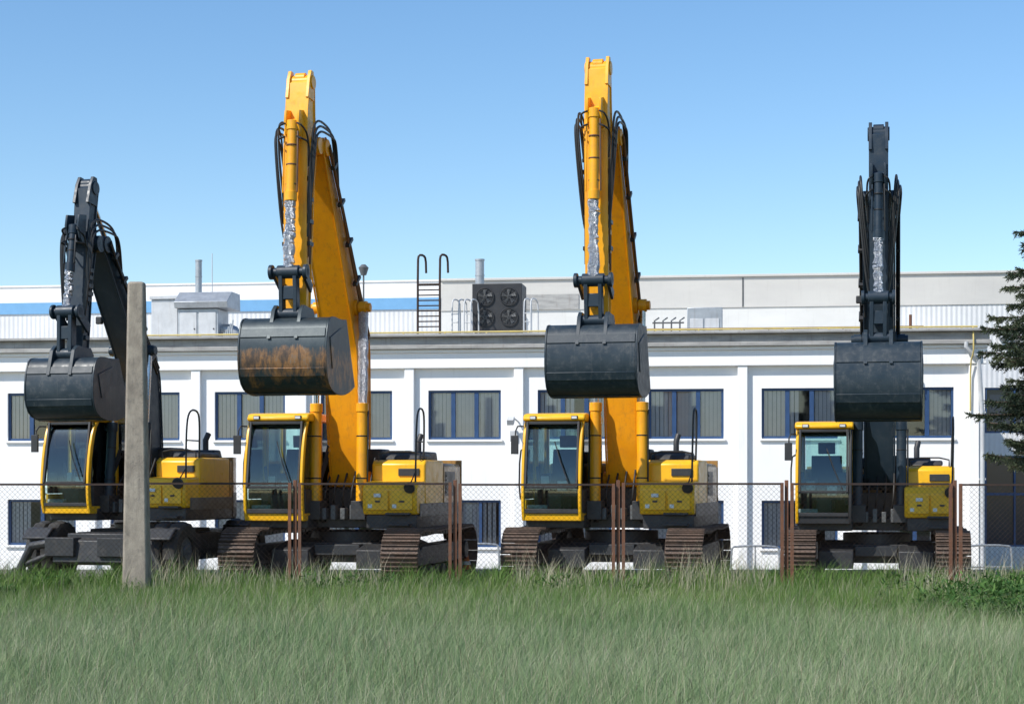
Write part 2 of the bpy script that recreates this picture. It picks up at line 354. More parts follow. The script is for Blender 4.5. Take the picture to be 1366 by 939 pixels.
# ---------------------------------------------------------------- excavator
def smoothpoly(P,it=1):
    for _ in range(it):
        Q=[P[0]]
        for i in range(len(P)-1):
            a,b=P[i],P[i+1]; Q+=[tuple(a[k]*.75+b[k]*.25 for k in range(len(a))),tuple(a[k]*.25+b[k]*.75 for k in range(len(a)))]
        Q.append(P[-1]); P=Q
    return P
def band(cl):
    A=[];B=[]
    for i,(f,z,h) in enumerate(cl):
        f0,z0,_=cl[max(0,i-1)]; f1,z1,_=cl[min(len(cl)-1,i+1)]
        d=Vector((f1-f0,z1-z0)).normalized(); n=Vector((d.y,-d.x))
        A.append((f+n.x*h,z+n.y*h)); B.append((f-n.x*h,z-n.y*h))
    return A,B
def make_excavator(name,loc,ang,W,H,arm,armmat,buckmat,label,wheels=False,foilrod=True,bodylen=2.85,blackcab=False,hs=1.0,aw=.9,boff=.1):
    R=empty(name,loc,-math.radians(ang),label,'excavator')
    bx=boff*W
    boommat=YBOOM if armmat is YEL else armmat
    if not wheels:
        mb=MB(); mb.box(-.75*W,.75*W,-.75,.75,.30*H,.62*H)
        for sx in(-1,1):
            for sy in(-1,1):
                mb.prism([(sy*.35,.30*H),(sy*.8,.28*H),(sy*1.25,.22*H),(sy*1.25,.52*H),(sy*.8,.6*H),(sy*.35,.66*H)],min(sx*.40*W,sx*1.02*W),max(sx*.40*W,sx*1.02*W))
        mb.box(-.38*W,.38*W,-1.0,-.752,.42*H,.60*H)
        mb.cyl((0,0,.6*H),(0,0,.80*H),.62*W,0,n=32)
        mk('undercarriage_frame',mb,[DARK],R,bevel=.015)
        for sx in(-1,1):
            cx=sx*1.33*W; r=.40*H; zc=.435*H; L=1.62; tw=.30*W
            mb=MB(); per=4*L+2*math.pi*r; ns=48; st=per/ns
            for i in range(ns):
                s=i*st
                if s<2*L: f=-L+s; z=zc+r; a=0
                elif s<2*L+math.pi*r:
                    t=(s-2*L)/r; f=L+math.sin(t)*r; z=zc+math.cos(t)*r; a=t
                elif s<4*L+math.pi*r: f=L-(s-2*L-math.pi*r); z=zc-r; a=math.pi
                else:
                    t=(s-4*L-math.pi*r)/r; f=-L-math.sin(t)*r; z=zc-math.cos(t)*r; a=math.pi+t
                sag=-.02*math.sin((f+L)/(2*L)*math.pi*2)**2 if a==0 else 0
                M=Matrix.Rotation(a,3,'X')
                c=Vector((cx,-f,z+sag))
                mb.obox(c,tw*2,st*.93,.03,M,0)
                for k in(-.36,0,.36): mb.obox(c+M@Vector((0,k*st,.028)),tw*1.97,.022,.034,M,0)
                mb.obox(c+M@Vector((0,0,-.05)),.16,st*.7,.07,M,1)
            T=mk('crawler_track',mb,[SHOE,DARK],R,bevel=.004)
            mb=MB(); mb.prism([(-1.5,.28*H),(1.45,.28*H),(1.5,.45*H),(1.2,.58*H),(-1.3,.6*H),(-1.55,.5*H)],cx-.16,cx+.16)
            for k in range(7): mb.cyl((cx-.2,-(-1.25+k*.41),.17*H),(cx+.2,-(-1.25+k*.41),.17*H),.1*H,0,n=18)
            mk('track_frame',mb,[DARK],T,bevel=.01)
            for nm,ff in(('idler_wheel',L),('drive_sprocket',-L)):
                mb=MB(); mb.cyl((cx-.1,-ff,zc),(cx+.1,-ff,zc),r-.07,0,n=28); mb.cyl((cx-.2,-ff,zc),(cx+.2,-ff,zc),.15,0,n=20)
                if nm=='drive_sprocket':
                    for k in range(18):
                        t=k/18*2*math.pi; mb.obox((cx,-ff+math.sin(t)*(r-.06),zc+math.cos(t)*(r-.06)),.06,.05,.07,Matrix.Rotation(-t,3,'X'),0)
                mk(nm,mb,[DARK],T,bevel=.01)
        base=0.80*H
    else:
        mb=MB(); mb.box(-.5,.5,-1.9,1.9,.48,.8); mb.box(-.75,.75,-.7,.7,.5,.84); mb.cyl((0,0,.8),(0,0,.93),.6,0,n=32)
        for ff in(1.35,-1.35): mb.cyl((-1.0,-ff,.5),(1.0,-ff,.5),.13,0); mb.box(-.35,.35,-ff-.2,-ff+.2,.3,.62)
        for sx in(-1,1):
            xa,xb_=(min(sx*.52,sx*1.05),max(sx*.52,sx*1.05)); mb.box(xa,xb_,-.6,.6,.34,.78)
            mb.box(xa,xb_,-.84,-.62,.30,.36); mb.box(xa,xb_,-.80,-.62,.52,.57)
            mb.prism([(1.0,.84),(1.0,.88),(1.75,.88),(1.95,.72),(1.92,.69),(1.73,.84)],sx*1.06-.22,sx*1.06+.22)
            mb.prism([(-1.0,.84),(-1.0,.88),(-1.75,.88),(-1.95,.72),(-1.92,.69),(-1.73,.84)],sx*1.06-.22,sx*1.06+.22)
        mb.prism([(1.9,.3),(1.9,.74),(2.15,.70),(2.2,.35)],-.6,.6)
        mk('undercarriage_frame',mb,[DARK],R,bevel=.02)
        for sy in(1,-1):
            for sx in(-1,1):
                mb=MB(); y=-sy*2.12
                mb.box(min(sx*.2,sx*.7),max(sx*.2,sx*.7),y-.13,y+.13,.45,.74)
                mb.tube([(sx*.6,y,.66),(sx*1.0,y,.60),(sx*1.2,y,.22)],.075,0,n=8); mb.tube([(sx*.6,y,.5),(sx*1.15,y,.3)],.05,0,n=8)
                mb.box(sx*1.22-.24,sx*1.22+.24,y-.22,y+.22,.12,.18); mb.box(sx*1.22-.08,sx*1.22+.08,y-.08,y+.08,.181,.26)
                mk('stabiliser_leg',mb,[DARK],R,bevel=.01)
        for sx in(-1,1):
            for ff in(1.35,-1.35):
                mb=MB()
                for off in(.93,1.19):
                    c=sx*off
                    prof=[(.25,.11),(.42,.12),(.475,.095),(.49,.05),(.49,-.05),(.475,-.095),(.42,-.12),(.25,-.11)]
                    n=36; vs=[];fs=[]
                    for i in range(n):
                        t=2*math.pi*i/n
                        for rr,xx in prof:
                            q=rr-(.022 if (i%2 and rr>.45) else 0)
                            vs.append((c+xx,-ff+math.sin(t)*q,.49+math.cos(t)*q))
                    k=len(prof)
                    for i in range(n):
                        for j in range(k): fs.append((i*k+j,i*k+(j+1)%k,((i+1)%n)*k+(j+1)%k,((i+1)%n)*k+j))
                    mb.add(vs,fs,0)
                Wh=mk('wheel',mb,[RUB],R)
                mb=MB(); c=sx*1.06; mb.cyl((c-.2,-ff,.49),(c+.2,-ff,.49),.255,0,n=28); mb.cyl((c-.245,-ff,.49),(c+.245,-ff,.49),.12,0,n=20)
                for k in range(8):
                    t=k/8*6.283; mb.cyl((c-.22,-ff+math.sin(t)*.17,.49+math.cos(t)*.17),(c+.22,-ff+math.sin(t)*.17,.49+math.cos(t)*.17),.018,0,n=8)
                mk('rim',mb,[GREYP],Wh,bevel=.008)
        base=.93
    bl=bodylen
    z1=lambda z: base+ (z-.8)*H if not wheels else .93+(z-.8)*.96*H
    mb=MB()
    mb.prismz([(-1.4*W,-1.2),(-.42*W,-1.2),(-.4*W,-.75),(.5*W,-.75),(.55*W,-1.18),(1.38*W,-1.18),(1.4*W,-1.0),(1.4*W,bl-.6),(1.15*W,bl-.16),(.6*W,bl-.02),(-.6*W,bl-.02),(-1.15*W,bl-.16),(-1.4*W,bl-.6)],z1(.86),z1(1.08))
    mk('platform_skirt',mb,[DARK],R,bevel=.02)
    mb=MB(); mb.box(-.36*W,.47*W,-.30,.48,z1(1.08),z1(1.5),0)
    for k in range(6):
        x=-.34*W+k*.15*W; mb.tube([(x,-.30,z1(1.15)),(x+.02,-.62,z1(1.2)),(x+.05,-.72,z1(1.45)),(x+.06,-.4,z1(1.75+.05*k))],.02,1,n=6,smooth=2)
    for sx in (-.33*W,.45*W):
        for k in range(3): mb.tube([(sx+.03*k,-.75,z1(.95)),(sx+.03*k,-.98,z1(1.1)),(sx-.02*k,-.9,z1(1.5)),(bx+(sx-bx)*.8,-.62,z1(2.0+.1*k))],.018,1,n=6,smooth=2)
    for sx in(bx-.38*W,bx+.38*W): mb.box(sx-.12,sx+.12,-1.08,-.72,z1(1.0),z1(1.3),0)
    for k in range(4): mb.box(bx-.28*W+k*.16*W,bx-.2*W+k*.16*W,-.95,-.755,z1(1.0),z1(1.18+.05*(k%2)),2)
    mk('hydraulic_manifold',mb,[DARK,HOSE,GREYP],R,bevel=.008)
    # right block
    mb=MB()
    mb.prism([(1.2,z1(1.083)),(1.24,z1(1.2)),(1.24,z1(1.5)),(1.16,z1(1.6)),(.7,z1(1.62)),(.70,z1(1.083))],.5*W,1.395*W,0)
    mb.prism([(.697,z1(1.083)),(.697,z1(1.9)),(.6,z1(1.96)),(-.5,z1(1.96)),(-.5,z1(1.083))],.5*W,1.395*W,0)
    RB=mk('tool_box',mb,[YEL2],R,bevel=.03)
    for a_,c_ in((.57,.93),(.97,1.33)):
        mb=MB(); mb.box(a_*W,c_*W,-1.262,-1.238,z1(1.16),z1(1.46),0); mb.box((a_+.15)*W,(a_+.23)*W,-1.275,-1.2625,z1(1.28),z1(1.31),1); mb.box((a_+.03)*W,(a_+.1)*W,-1.267,-1.2625,z1(1.19),z1(1.25),2)
        mk('access_panel',mb,[YEL2,DARK,STICKR],RB,bevel=.006)
    mb=MB(); mb.box(.95*W,1.3*W,-.72,-.699,z1(1.70),z1(1.82)); mk('intake_grille',mb,[DARK],RB,bevel=.006)
    for zz_,ww in((.93,.0),(1.10,.05)):
        mb=MB(); mb.box(.9*W,1.3*W,-1.36+ww,-1.185,z1(zz_)-.02,z1(zz_)+.015); mk('step',mb,[DARK],RB,bevel=.005)
    mb=MB(); mb.box(.70*W,.82*W,-1.285,-1.263,z1(1.36),z1(1.42)); mk('work_lamp',mb,[LAMPW],RB,bevel=.01)
    # engine bay
    mb=MB()
    mb.box(-1.395*W,1.393*W,.503,bl-.75,z1(1.083),z1(1.92),0)
    mb.box(-1.397*W,-.42*W,-.0,.5,z1(1.083),z1(1.5),0)
    EB=mk('engine_bay',mb,[YSHADE],R,bevel=.06 if bl>2 else .02)
    mb=MB()
    e0=-max(bl-.80,1.0)
    mb.prism([(-.55,z1(1.923)),(-.62,z1(2.12)),(e0+.1,z1(2.12)),(e0,z1(1.923))],-.35*W,1.0*W,0)
    mb.prism([(-.5,z1(1.963)),(.3,z1(1.963)),(.22,z1(2.06)),(-.45,z1(2.06))],.6*W,1.2*W,0)
    mb.box(.1*W,.5*W,-.1,.4,z1(1.5),z1(2.15),0)
    mk('engine_hood',mb,[DARK],R,bevel=.03)
    ye=min(1.3,bl-.6)
    mb=MB(); mb.tube([(.75*W,ye,z1(2.1)),(.75*W,ye,z1(2.3)),(.78*W,ye+.06,z1(2.42))],.05,0,n=12); mk('exhaust_pipe',mb,[DARK],R)
    if bl>1.8:
        mb=MB()
        mb.box(1.3935*W,1.398*W,.62,min(1.3,bl-.85),z1(1.37),z1(1.78))
        for k in range(5): mb.box(1.3985*W,1.41*W,.66,min(1.26,bl-.9),z1(1.41+.07*k),z1(1.44+.07*k))
        mk('vent_louvre',mb,[GREYP],EB)
    pl=[(1.4*W,bl-.747),(1.4*W,bl-.7),(1.33*W,bl-.46),(1.17*W,bl-.2),(.9*W,bl-.05),(.6*W,bl+.0),(-.6*W,bl+.0),(-1.17*W,bl-.2),(-1.4*W,bl-.6),(-1.4*W,bl-.747)]
    mb=MB(); mb.prismz(pl,z1(1.085),z1(1.98)); mb.prismz([(x*1.004,y+.003) for x,y in pl],z1(.9),z1(1.34),1)
    mb.box(1.397*W,1.407*W,-1.05,bl-.76,z1(1.05),z1(1.26),1)
    mk('counterweight',mb,[YSHADE,GREYP],R,bevel=.06)
    # cab
    x0=-1.42*W; x1=-.42*W
    fr=[(1.40,.98),(1.47,1.2),(1.48,1.55),(1.42,2.05),(1.30,2.45),(1.2,2.58)]
    fr=[(f,z1(z)) for f,z in smoothpoly(fr,1)]
    inn=[(f-.09,z) for f,z in fr]
    zt=z1(2.72); zb=z1(.98)
    mb=MB(); PM=2 if blackcab else 0
    mb.strip(fr,inn,x0,x0+.05,0); mb.strip(fr,inn,x1-.05,x1,PM)
    mb.prism([(fr[0][0],zb),(fr[0][0]+.01,zb+.12),(-.45,zb+.12),(-.45,zb)],x0+.002,x1-.002,0 if not blackcab else 2)
    mb.prism([(-.45,zb+.121),(-.45,z1(1.75)),(-.35,z1(1.75)),(-.35,zb+.121)],x0+.002,x1-.002,2)
    for xx in(x0,x1-.07):
        mb.box(xx,xx+.07,.37,.447,z1(1.75),z1(2.6),0)
        mb.box(xx,xx+.07,-.52,-.44,zb+.121,z1(2.6),0)
    mb.box(x0+.004,x0+.05,-1.30,.36,zb+.121,z1(1.32),0); mb.box(x1-.05,x1-.004,-1.30,.36,zb+.121,z1(1.48),2)
    C=mk('cab',mb,[YEL2,YEL2,BLACKM],R,bevel=.012)
    mb=MB()
    mb.prism([(1.22,z1(2.58)),(1.26,z1(2.62)),(1.2,z1(2.7)),(1.0,zt),(-.35,zt),(-.48,z1(2.68)),(-.5,z1(2.58))],x0-.02,x1+.02,0)
    mk('cab_roof',mb,[YEL2],C,bevel=.035)
    mb=MB(); q0=.053
    mb.prism([(1.31,z1(2.575)),(1.25,z1(2.575)),(1.44,z1(1.52)),(1.50,z1(1.52))],x0+q0,x0+q0+.035,0)
    mb.prism([(1.31,z1(2.575)),(1.25,z1(2.575)),(1.44,z1(1.52)),(1.50,z1(1.52))],x1-q0-.035,x1-q0,0)
    mb.box(x0+q0,x1-q0,-1.485,-1.44,z1(1.5),z1(1.54),0); mb.box(x0+q0,x1-q0,-1.3,-1.22,z1(2.53),z1(2.575),0)
    mb.box(x0+q0,x1-q0,-1.44,-1.38,zb+.123,z1(1.17),0)
    mk('windscreen_seal',mb,[BLACKM],C,bevel=.004)
    mb=MB(); g=[(f-.035,z) for f,z in fr if z>z1(1.1)]; g2=[(f-.045,z) for f,z in fr if z>z1(1.1)]
    mb.strip(g,g2,x0+.055,x1-.055,0); mk('windscreen',mb,[GLASS],C)
    for xa,zl in((x0+.02,1.33),(x1-.03,1.49)):
        for ya,yb in((-1.28,-.53),(-.43,.36)):
            mb=MB(); mb.box(xa,xa+.01,ya,yb,z1(zl),z1(2.57)); mk('side_window',mb,[GLASS],C)
    mb=MB(); mb.box(x0+.08,x1-.08,.39,.40,z1(1.76),z1(2.57)); mk('rear_window',mb,[GLASS],C)
    mb=MB(); xc=(x0+x1)/2
    mb.box(xc-.27,xc+.27,-.62,-.05,z1(1.38),z1(1.52)); mb.prism([(.1,z1(1.48)),(.22,z1(1.53)),(.07,z1(2.15)),(-.05,z1(2.15))],xc-.25,xc+.25)
    mb.prism([(.06,z1(2.18)),(.08,z1(2.38)),(0,z1(2.38)),(-.04,z1(2.18))],xc-.14,xc+.14); mb.box(xc-.15,xc+.15,-.5,-.1,zb+.13,z1(1.38))
    for sx in(-.36,.36): mb.box(xc+sx-.05,xc+sx+.05,-.8,-.15,z1(1.3),z1(1.64)); mb.tube([(xc+sx,-.75,z1(1.6)),(xc+sx,-.81,z1(1.86))],.028,0)
    mk('operator_seat',mb,[SEAT],C,bevel=.035)
    mb=MB(); mb.box(xc-.12,xc+.12,-1.22,-1.05,zb+.13,z1(1.4)); mb.box(x1-.26,x1-.1,-1.15,-.95,z1(1.5),z1(1.85)); mb.tube([(xc-.1,-1.1,z1(1.2)),(xc-.12,-.95,z1(1.75))],.02,0); mb.tube([(xc+.1,-1.1,z1(1.2)),(xc+.12,-.95,z1(1.75))],.02,0)
    mb.box(x0+.1,x0+.22,-.9,.2,zb+.13,z1(1.5)); mb.box(x0+.09,x1-.09,-.0,.34,zb+.13,z1(1.55)); mb.box(x0+.09,x1-.09,-1.2,.3,z1(2.50),z1(2.57))
    mb.box(xc-.42,xc-.10,-1.30,-1.05,z1(1.17),z1(1.23),1); mb.box(xc+.05,xc+.2,-1.20,-1.10,z1(1.45),z1(1.62),1); mb.box(xc-.3,xc-.16,-.84,-.80,z1(1.55),z1(1.7),1)
    mk('control_console',mb,[SEAT,LGREY],C,bevel=.01)
    mb=MB(); mb.tube([(xc+.3,-1.5,z1(1.56)),(xc+.15,-1.475,z1(1.95)),(xc+.05,-1.40,z1(2.25))],.010,0,n=6); mk('wiper',mb,[BLACKM],C)
    mb=MB(); mb.tube([(x0,-1.28,z1(2.5)),(x0-.10,-1.4,z1(2.5)),(x0-.11,-1.42,z1(2.2))],.014,0,n=6,smooth=1); mb.box(x0-.17,x0-.05,-1.46,-1.42,z1(2.05),z1(2.35)); mk('mirror',mb,[BLACKM],C,bevel=.02)
    mb=MB(); mb.tube([(x0-.01,-1.2,z1(1.3)),(x0-.08,-1.25,z1(1.35)),(x0-.08,-1.2,z1(2.1)),(x0-.01,-1.15,z1(2.15))],.014,0,n=6,smooth=1); mk('grab_handle',mb,[BLACKM],C)
    for xx in(x0+.15,x1-.15):
        mb=MB(); mb.box(xx-.05,xx+.05,-1.265,-1.21,z1(2.61),z1(2.67)); mb.box(xx-.042,xx+.042,-1.27,-1.2655,z1(2.62),z1(2.66),1); mk('roof_lamp',mb,[BLACKM,LAMPW],C)
    mb=MB()
    mb.tube([(1.34*W,-1.1,z1(1.58)),(1.36*W,-1.12,z1(2.5)),(1.36*W,-1.0,z1(2.78)),(1.36*W,-.7,z1(2.78)),(1.36*W,-.62,z1(2.6)),(1.34*W,-.6,z1(1.95))],.016,0,n=8,smooth=2)
    mb.tube([(1.36*W,-1.115,z1(2.25)),(1.36*W,-.62,z1(2.25))],.012,0,n=6)
    mb.tube([(.6*W,-.65,z1(1.95)),(.6*W,-.65,z1(2.1)),(1.3*W,-.65,z1(2.1)),(1.3*W,-.65,z1(1.95))],.012,0,n=6,smooth=1)
    HR=mk('handrail',mb,[BLACKM],R)
    mb=MB(); mb.cyl((1.3*W,-1.34,z1(1.5)),(1.3*W,-1.30,z1(1.52)),.09,0,n=20); mb.tube([(1.3*W,-1.3,z1(1.55)),(1.34*W,-1.12,z1(1.75))],.012,0,n=6); mk('mirror',mb,[BLACKM],HR,bevel=.01)
    # ---- boom
    ft=arm['foot']; bd=arm['bend']; tp=arm['tip']; st=arm['top']; sb=arm['bot']; bw=.25*W*arm.get('bwf',1)
    dbt=Vector((tp[0]-bd[0],tp[1]-bd[1])).normalized(); NF=(dbt.y,-dbt.x)
    def lerp(a,b,t): return (a[0]+(b[0]-a[0])*t,a[1]+(b[1]-a[1])*t)
    cl=[(ft[0],ft[1]-.12,.10),(ft[0],ft[1],.19),(*lerp(ft,bd,.30),.32*hs),(*lerp(ft,bd,.8),.37*hs),(*bd,.38*hs),(*lerp(bd,tp,.14),.35*hs),(*lerp(bd,tp,.35),.29*hs),(*lerp(bd,tp,.65),.22*hs),(*lerp(bd,tp,.92),.16*hs),(*tp,.14),(*lerp(bd,tp,1.04),.08)]
    A,B=band(smoothpoly(cl,2))
    mb=MB(); mb.strip(A,B,bx-bw,bx+bw,0)
    A2,B2=band([(f,z,h+.012) for f,z,h in smoothpoly(cl,2)]); A3,B3=band([(f,z,h-.012) for f,z,h in smoothpoly(cl,2)])
    for (P,Q) in((A2,A3),(B2,B3)):
        mb.strip(P,Q,bx+bw+.001,bx+bw+.03,0); mb.strip(P,Q,bx-bw-.03,bx-bw-.001,0)
    cp=lerp(bd,tp,arm.get('cp',.2)); cp=(cp[0]-.02,cp[1])
    mb.cyl((bx-bw-.26*W,-cp[0],cp[1]),(bx+bw+.26*W,-cp[0],cp[1]),.075,0,n=20)
    mb.cyl((bx-bw-.05,-cp[0],cp[1]),(bx+bw+.05,-cp[0],cp[1]),.13,0,n=20)
    mb.cyl((bx-bw-.06,-tp[0],tp[1]),(bx+bw+.06,-tp[0],tp[1]),.13,0,n=20)
    mb.cyl((bx-bw-.1,-ft[0],ft[1]),(bx+bw+.1,-ft[0],ft[1]),.13,0,n=20)
    BM=mk('boom',mb,[boommat],R,bevel=.01)
    mb=MB()
    for sx,cnt in((1,3),(-1,2)):
        for k in range(cnt):
            x=bx+sx*(bw+.055); off=.75-.30*k
            line=[]
            for (f,z,h) in cl[4:10]:
                line.append((x+sx*.015*k,-(f-NF[0]*h*off),z-NF[1]*h*off))
            mb.tube(line,.021,0,n=6,smooth=1)
    for t in(.12,.32,.52,.72,.9):
        p=lerp(bd,tp,t); hh=.36*hs*(1-.5*t)
        for sx in(-1,1):
            c=Vector((bx+sx*(bw+.07),-(p[0]-NF[0]*hh*.45),p[1]-NF[1]*hh*.45))
            mb.obox(c,.07,hh*.95,.05,Matrix.Rotation(math.atan2(dbt.x,dbt.y),3,'X'),1)
    mk('hydraulic_pipe',mb,[PIPEB if armmat is YEL else HOSE,DARK],BM)
    mb=MB(); p=lerp(bd,tp,.45); mb.box(bx-bw-.14,bx-bw-.035,-p[0]-.25,-p[0]-.17,p[1]-.1,p[1]+.02); mk('work_lamp',mb,[BLACKM],BM,bevel=.015)
    for sx in(-1,1):
        x=bx+sx*(bw+.14*W)
        p0=Vector((x,-.92,z1(1.15))); p1=Vector((x,-cp[0],cp[1])); d=(p1-p0); mid=p0+d*.52
        mb=MB(); mb.cyl(p0,mid,.09*W,0,n=24); mb.cyl(mid-d.normalized()*.12,mid+d.normalized()*.02,.104*W,0,n=24); mb.cyl((x-.07,p0.y,p0.z),(x+.07,p0.y,p0.z),.12*W,0,n=20)
        mb.tube([p0+Vector((sx*.1,0,.2)),mid+Vector((sx*.1,-.02,-.1))],.016,1,n=6)
        for q in(.3,.7): c=p0+(mid-p0)*q; mb.cyl(c-d.normalized()*.012,c+d.normalized()*.012,.095*W,1,n=20)
        Cc=mk('boom_cylinder',mb,[YEL if armmat is YEL else SLATE,HOSE],R,bevel=.006)
        mb=MB()
        if foilrod and sx>0:
            NN=14; prev=mid; pr=.07*W
            for k in range(1,NN+1):
                c=mid+(p1-mid)*k/NN; nr_=(.065+.03*random.random())*W; mb.cyl(prev,c,pr,0,r1=nr_,n=12); prev=c; pr=nr_
        else: mb.cyl(mid,p1,.048*W,0,n=18)
        mb.cyl((x-.06,p1.y,p1.z),(x+.06,p1.y,p1.z),.105*W,1,n=20)
        mk('piston_rod',mb,[FOIL if (foilrod and sx>0) else CHROME,YEL if armmat is YEL else SLATE],Cc)
    # ---- stick
    sw=.18*W*aw
    u=Vector((sb[0]-st[0],sb[1]-st[1])); Ls=u.length; u/=Ls; nrm=Vector((-u.y,u.x))
    if nrm.x<0: nrm=-nrm
    def S(s,o): return (st[0]+u.x*s+nrm.x*o, st[1]+u.y*s+nrm.y*o)
    sp_=(tp[1]-st[1])/u.y
    ds=hs*aw
    back=[(0,-.09),(.06,-.14),(.5,-.20*ds),(sp_-.1,-.28*ds),(sp_+.15,-.31*ds),(sp_+.6,-.20*ds),(Ls-.5,-.11),(Ls-.05,-.10),(Ls+.08,-.05)]
    frnt=[(0,.05),(.06,.10),(.5,.18*ds),(sp_-.1,.20*ds),(sp_+.15,.20*ds),(sp_+.6,.18*ds),(Ls-.5,.10),(Ls-.05,.09),(Ls+.08,.05)]
    mb=MB(); mb.strip([S(*p) for p in frnt],[S(*p) for p in back],bx-sw,bx+sw,0)
    for (P) in (frnt,back):
        sg=1 if P is frnt else -1
        a=[S(s,o+sg*.012) for s,o in P[1:-1]]; b2=[S(s,o-sg*.012) for s,o in P[1:-1]]
        mb.strip(a,b2,bx-sw-.02,bx+sw+.02,0)
    def pin(s,o,hw,r,m=0,mbx=None):
        f,z=S(s,o); (mbx or mb).cyl((bx-hw,-f,z),(bx+hw,-f,z),r,m,n=20)
    pin(.03,-.03,sw+.04,.105); pin(sp_,-.2*hs,sw+.11,.13); pin(Ls,0,sw+.06,.105); pin(.72,.24,sw*.8,.07)
    for sx in(-1,1):
        mb.strip([S(-.14,.04),S(0,.11),S(.3,.17)],[S(-.14,-.06),S(0,-.11),S(.3,-.11)],bx+sx*sw*.98-.025,bx+sx*sw*.98+.025,0)
        mb.strip([S(.55,.38),S(.72,.40),S(.9,.32)],[S(.5,.16),S(.72,.16),S(1.0,.16)],bx+sx*.10-.018,bx+sx*.10+.018,0)
    for s_ in(sp_+.9,sp_+1.5,Ls-1.1):
        f,z=S(s_,.0)
        for sx in(-1,1): mb.box(bx+sx*(sw+.012)-.010,bx+sx*(sw+.012)+.03*(sx>0)+.0,-f-.05,-f+.05,z-.035,z+.035,0)
    ST=mk('stick',mb,[armmat],R,bevel=.01)
    mb=MB(); pin(-.03,-.02,.08,.085,0,mb); pin(-.03,-.02,.13,.05,0,mb); mk('pin_boss',mb,[SLATE if armmat is not YEL else YEL],ST,bevel=.01)
    def P3(x,s,o): f,z=S(s,o); return Vector((x,-f,z))
    cs=.72; ce=Ls-.62; cm=cs+(ce-cs)*.52; cw=W*(.6+.4*aw)
    mb=MB(); mb.cyl(P3(bx,cs+.05,.33),P3(bx,cm,.37),.08*cw,0,n=24); mb.cyl(P3(bx,cs-.02,.33),P3(bx,cs+.12,.33),.098*cw,0,n=24); mb.cyl(P3(bx,cm-.12,.37),P3(bx,cm+.02,.37),.096*cw,0,n=24)
    for k in(.3,.55,.8): q=cs+(cm-cs)*k; mb.cyl(P3(bx,q-.012,.35),P3(bx,q+.012,.35),.088*cw,1,n=24)
    mb.tube([P3(bx+.11*cw,cs+.15,.4),P3(bx+.12*cw,cm-.1,.42)],.015,1,n=6)
    mb.tube([P3(bx-.11*cw,cs+.15,.38),P3(bx-.12*cw,cm-.1,.40)],.015,0,n=6)
    BC=mk('bucket_cylinder',mb,[armmat,PIPEB if armmat is YEL else HOSE],R,bevel=.006)
    mb=MB(); pts=[]; NN=18
    for k in range(NN+1):
        q=cm+(ce-cm)*k/NN; pts.append((P3(bx+random.uniform(-.014,.014),q,.37+.03*k/NN),(.068+.035*random.random())*cw))
    for (a,ra),(b_,rb) in zip(pts[:-1],pts[1:]): mb.cyl(a,b_,ra,0,r1=rb,n=12)
    mk('piston_rod',mb,[FOIL],BC,label='piston rod wrapped in crumpled silver foil')
    L0=P3(bx,ce,.40); 
    mb=MB()
    mb.cyl(L0+Vector((-.31*cw,0,0)),L0+Vector((.31*cw,0,0)),.065,0,n=18)
    for sx in(-1,1):
        mb.cyl(L0+Vector((sx*.31*cw,0,0)),L0+Vector((sx*.25*cw,0,0)),.11,0,n=20)
        a=S(ce,.40); b_=S(Ls-.42,.03)
        d=Vector((b_[0]-a[0],b_[1]-a[1])).normalized(); nn=Vector((-d.y,d.x))*.075
        mb.prism([(a[0]+nn.x,a[1]+nn.y),(b_[0]+nn.x,b_[1]+nn.y),(b_[0]-nn.x,b_[1]-nn.y),(a[0]-nn.x,a[1]-nn.y)],bx+sx*.24*cw-.022,bx+sx*.24*cw+.022,0)
    pk=(S(Ls,0)[0]+.33,S(Ls,0)[1]+.02)
    a=S(ce,.40); b_=pk; d=Vector((b_[0]-a[0],b_[1]-a[1])).normalized(); nn=Vector((-d.y,d.x))*.08
    for sx in(-1,1):
        mb.prism([(a[0]+nn.x,a[1]+nn.y),(b_[0]+nn.x,b_[1]+nn.y),(b_[0]-nn.x,b_[1]-nn.y),(a[0]-nn.x,a[1]-nn.y)],bx+sx*.11*W-.03,bx+sx*.11*W+.03,0)
    hm=((a[0]+b_[0])/2,(a[1]+b_[1])/2); mb.box(bx-.09*W,bx+.09*W,-hm[0]-.06,-hm[0]+.06,hm[1]-.1,hm[1]+.1,0)
    mb.cyl((bx-.2*W,-pk[0],pk[1]),(bx+.2*W,-pk[0],pk[1]),.085,0,n=18); mb.cyl((bx-.17*W,-a[0],a[1]),(bx+.17*W,-a[0],a[1]),.1,0,n=18)
    mk('bucket_linkage',mb,[SLATE],R,bevel=.01)
    # ---- bucket
    o=S(Ls,0); ox,oz=o; hB=arm['bh']; bwid=arm['bw']/2; q=hB/1.1
    outp=[(-.28,-.03),(0,-.05),(.30,-.03),(.50,-.07),(.60,-.26),(.65,-.55),(.62,-.82),(.48,-1.02),(.18,-1.10),(-.15,-1.10),(-.45,-1.04),(-.68,-.95)]
    outp=[(ox+a*q,oz+b*q) for a,b in smoothpoly(outp,1)]
    cxm=(ox-.05*q,oz-.55*q)
    inp=[(cxm[0]+(a-cxm[0])*.94,cxm[1]+(b-cxm[1])*.94) for a,b in outp]
    mb=MB(); mb.strip(outp,inp,bx-bwid,bx+bwid,0)
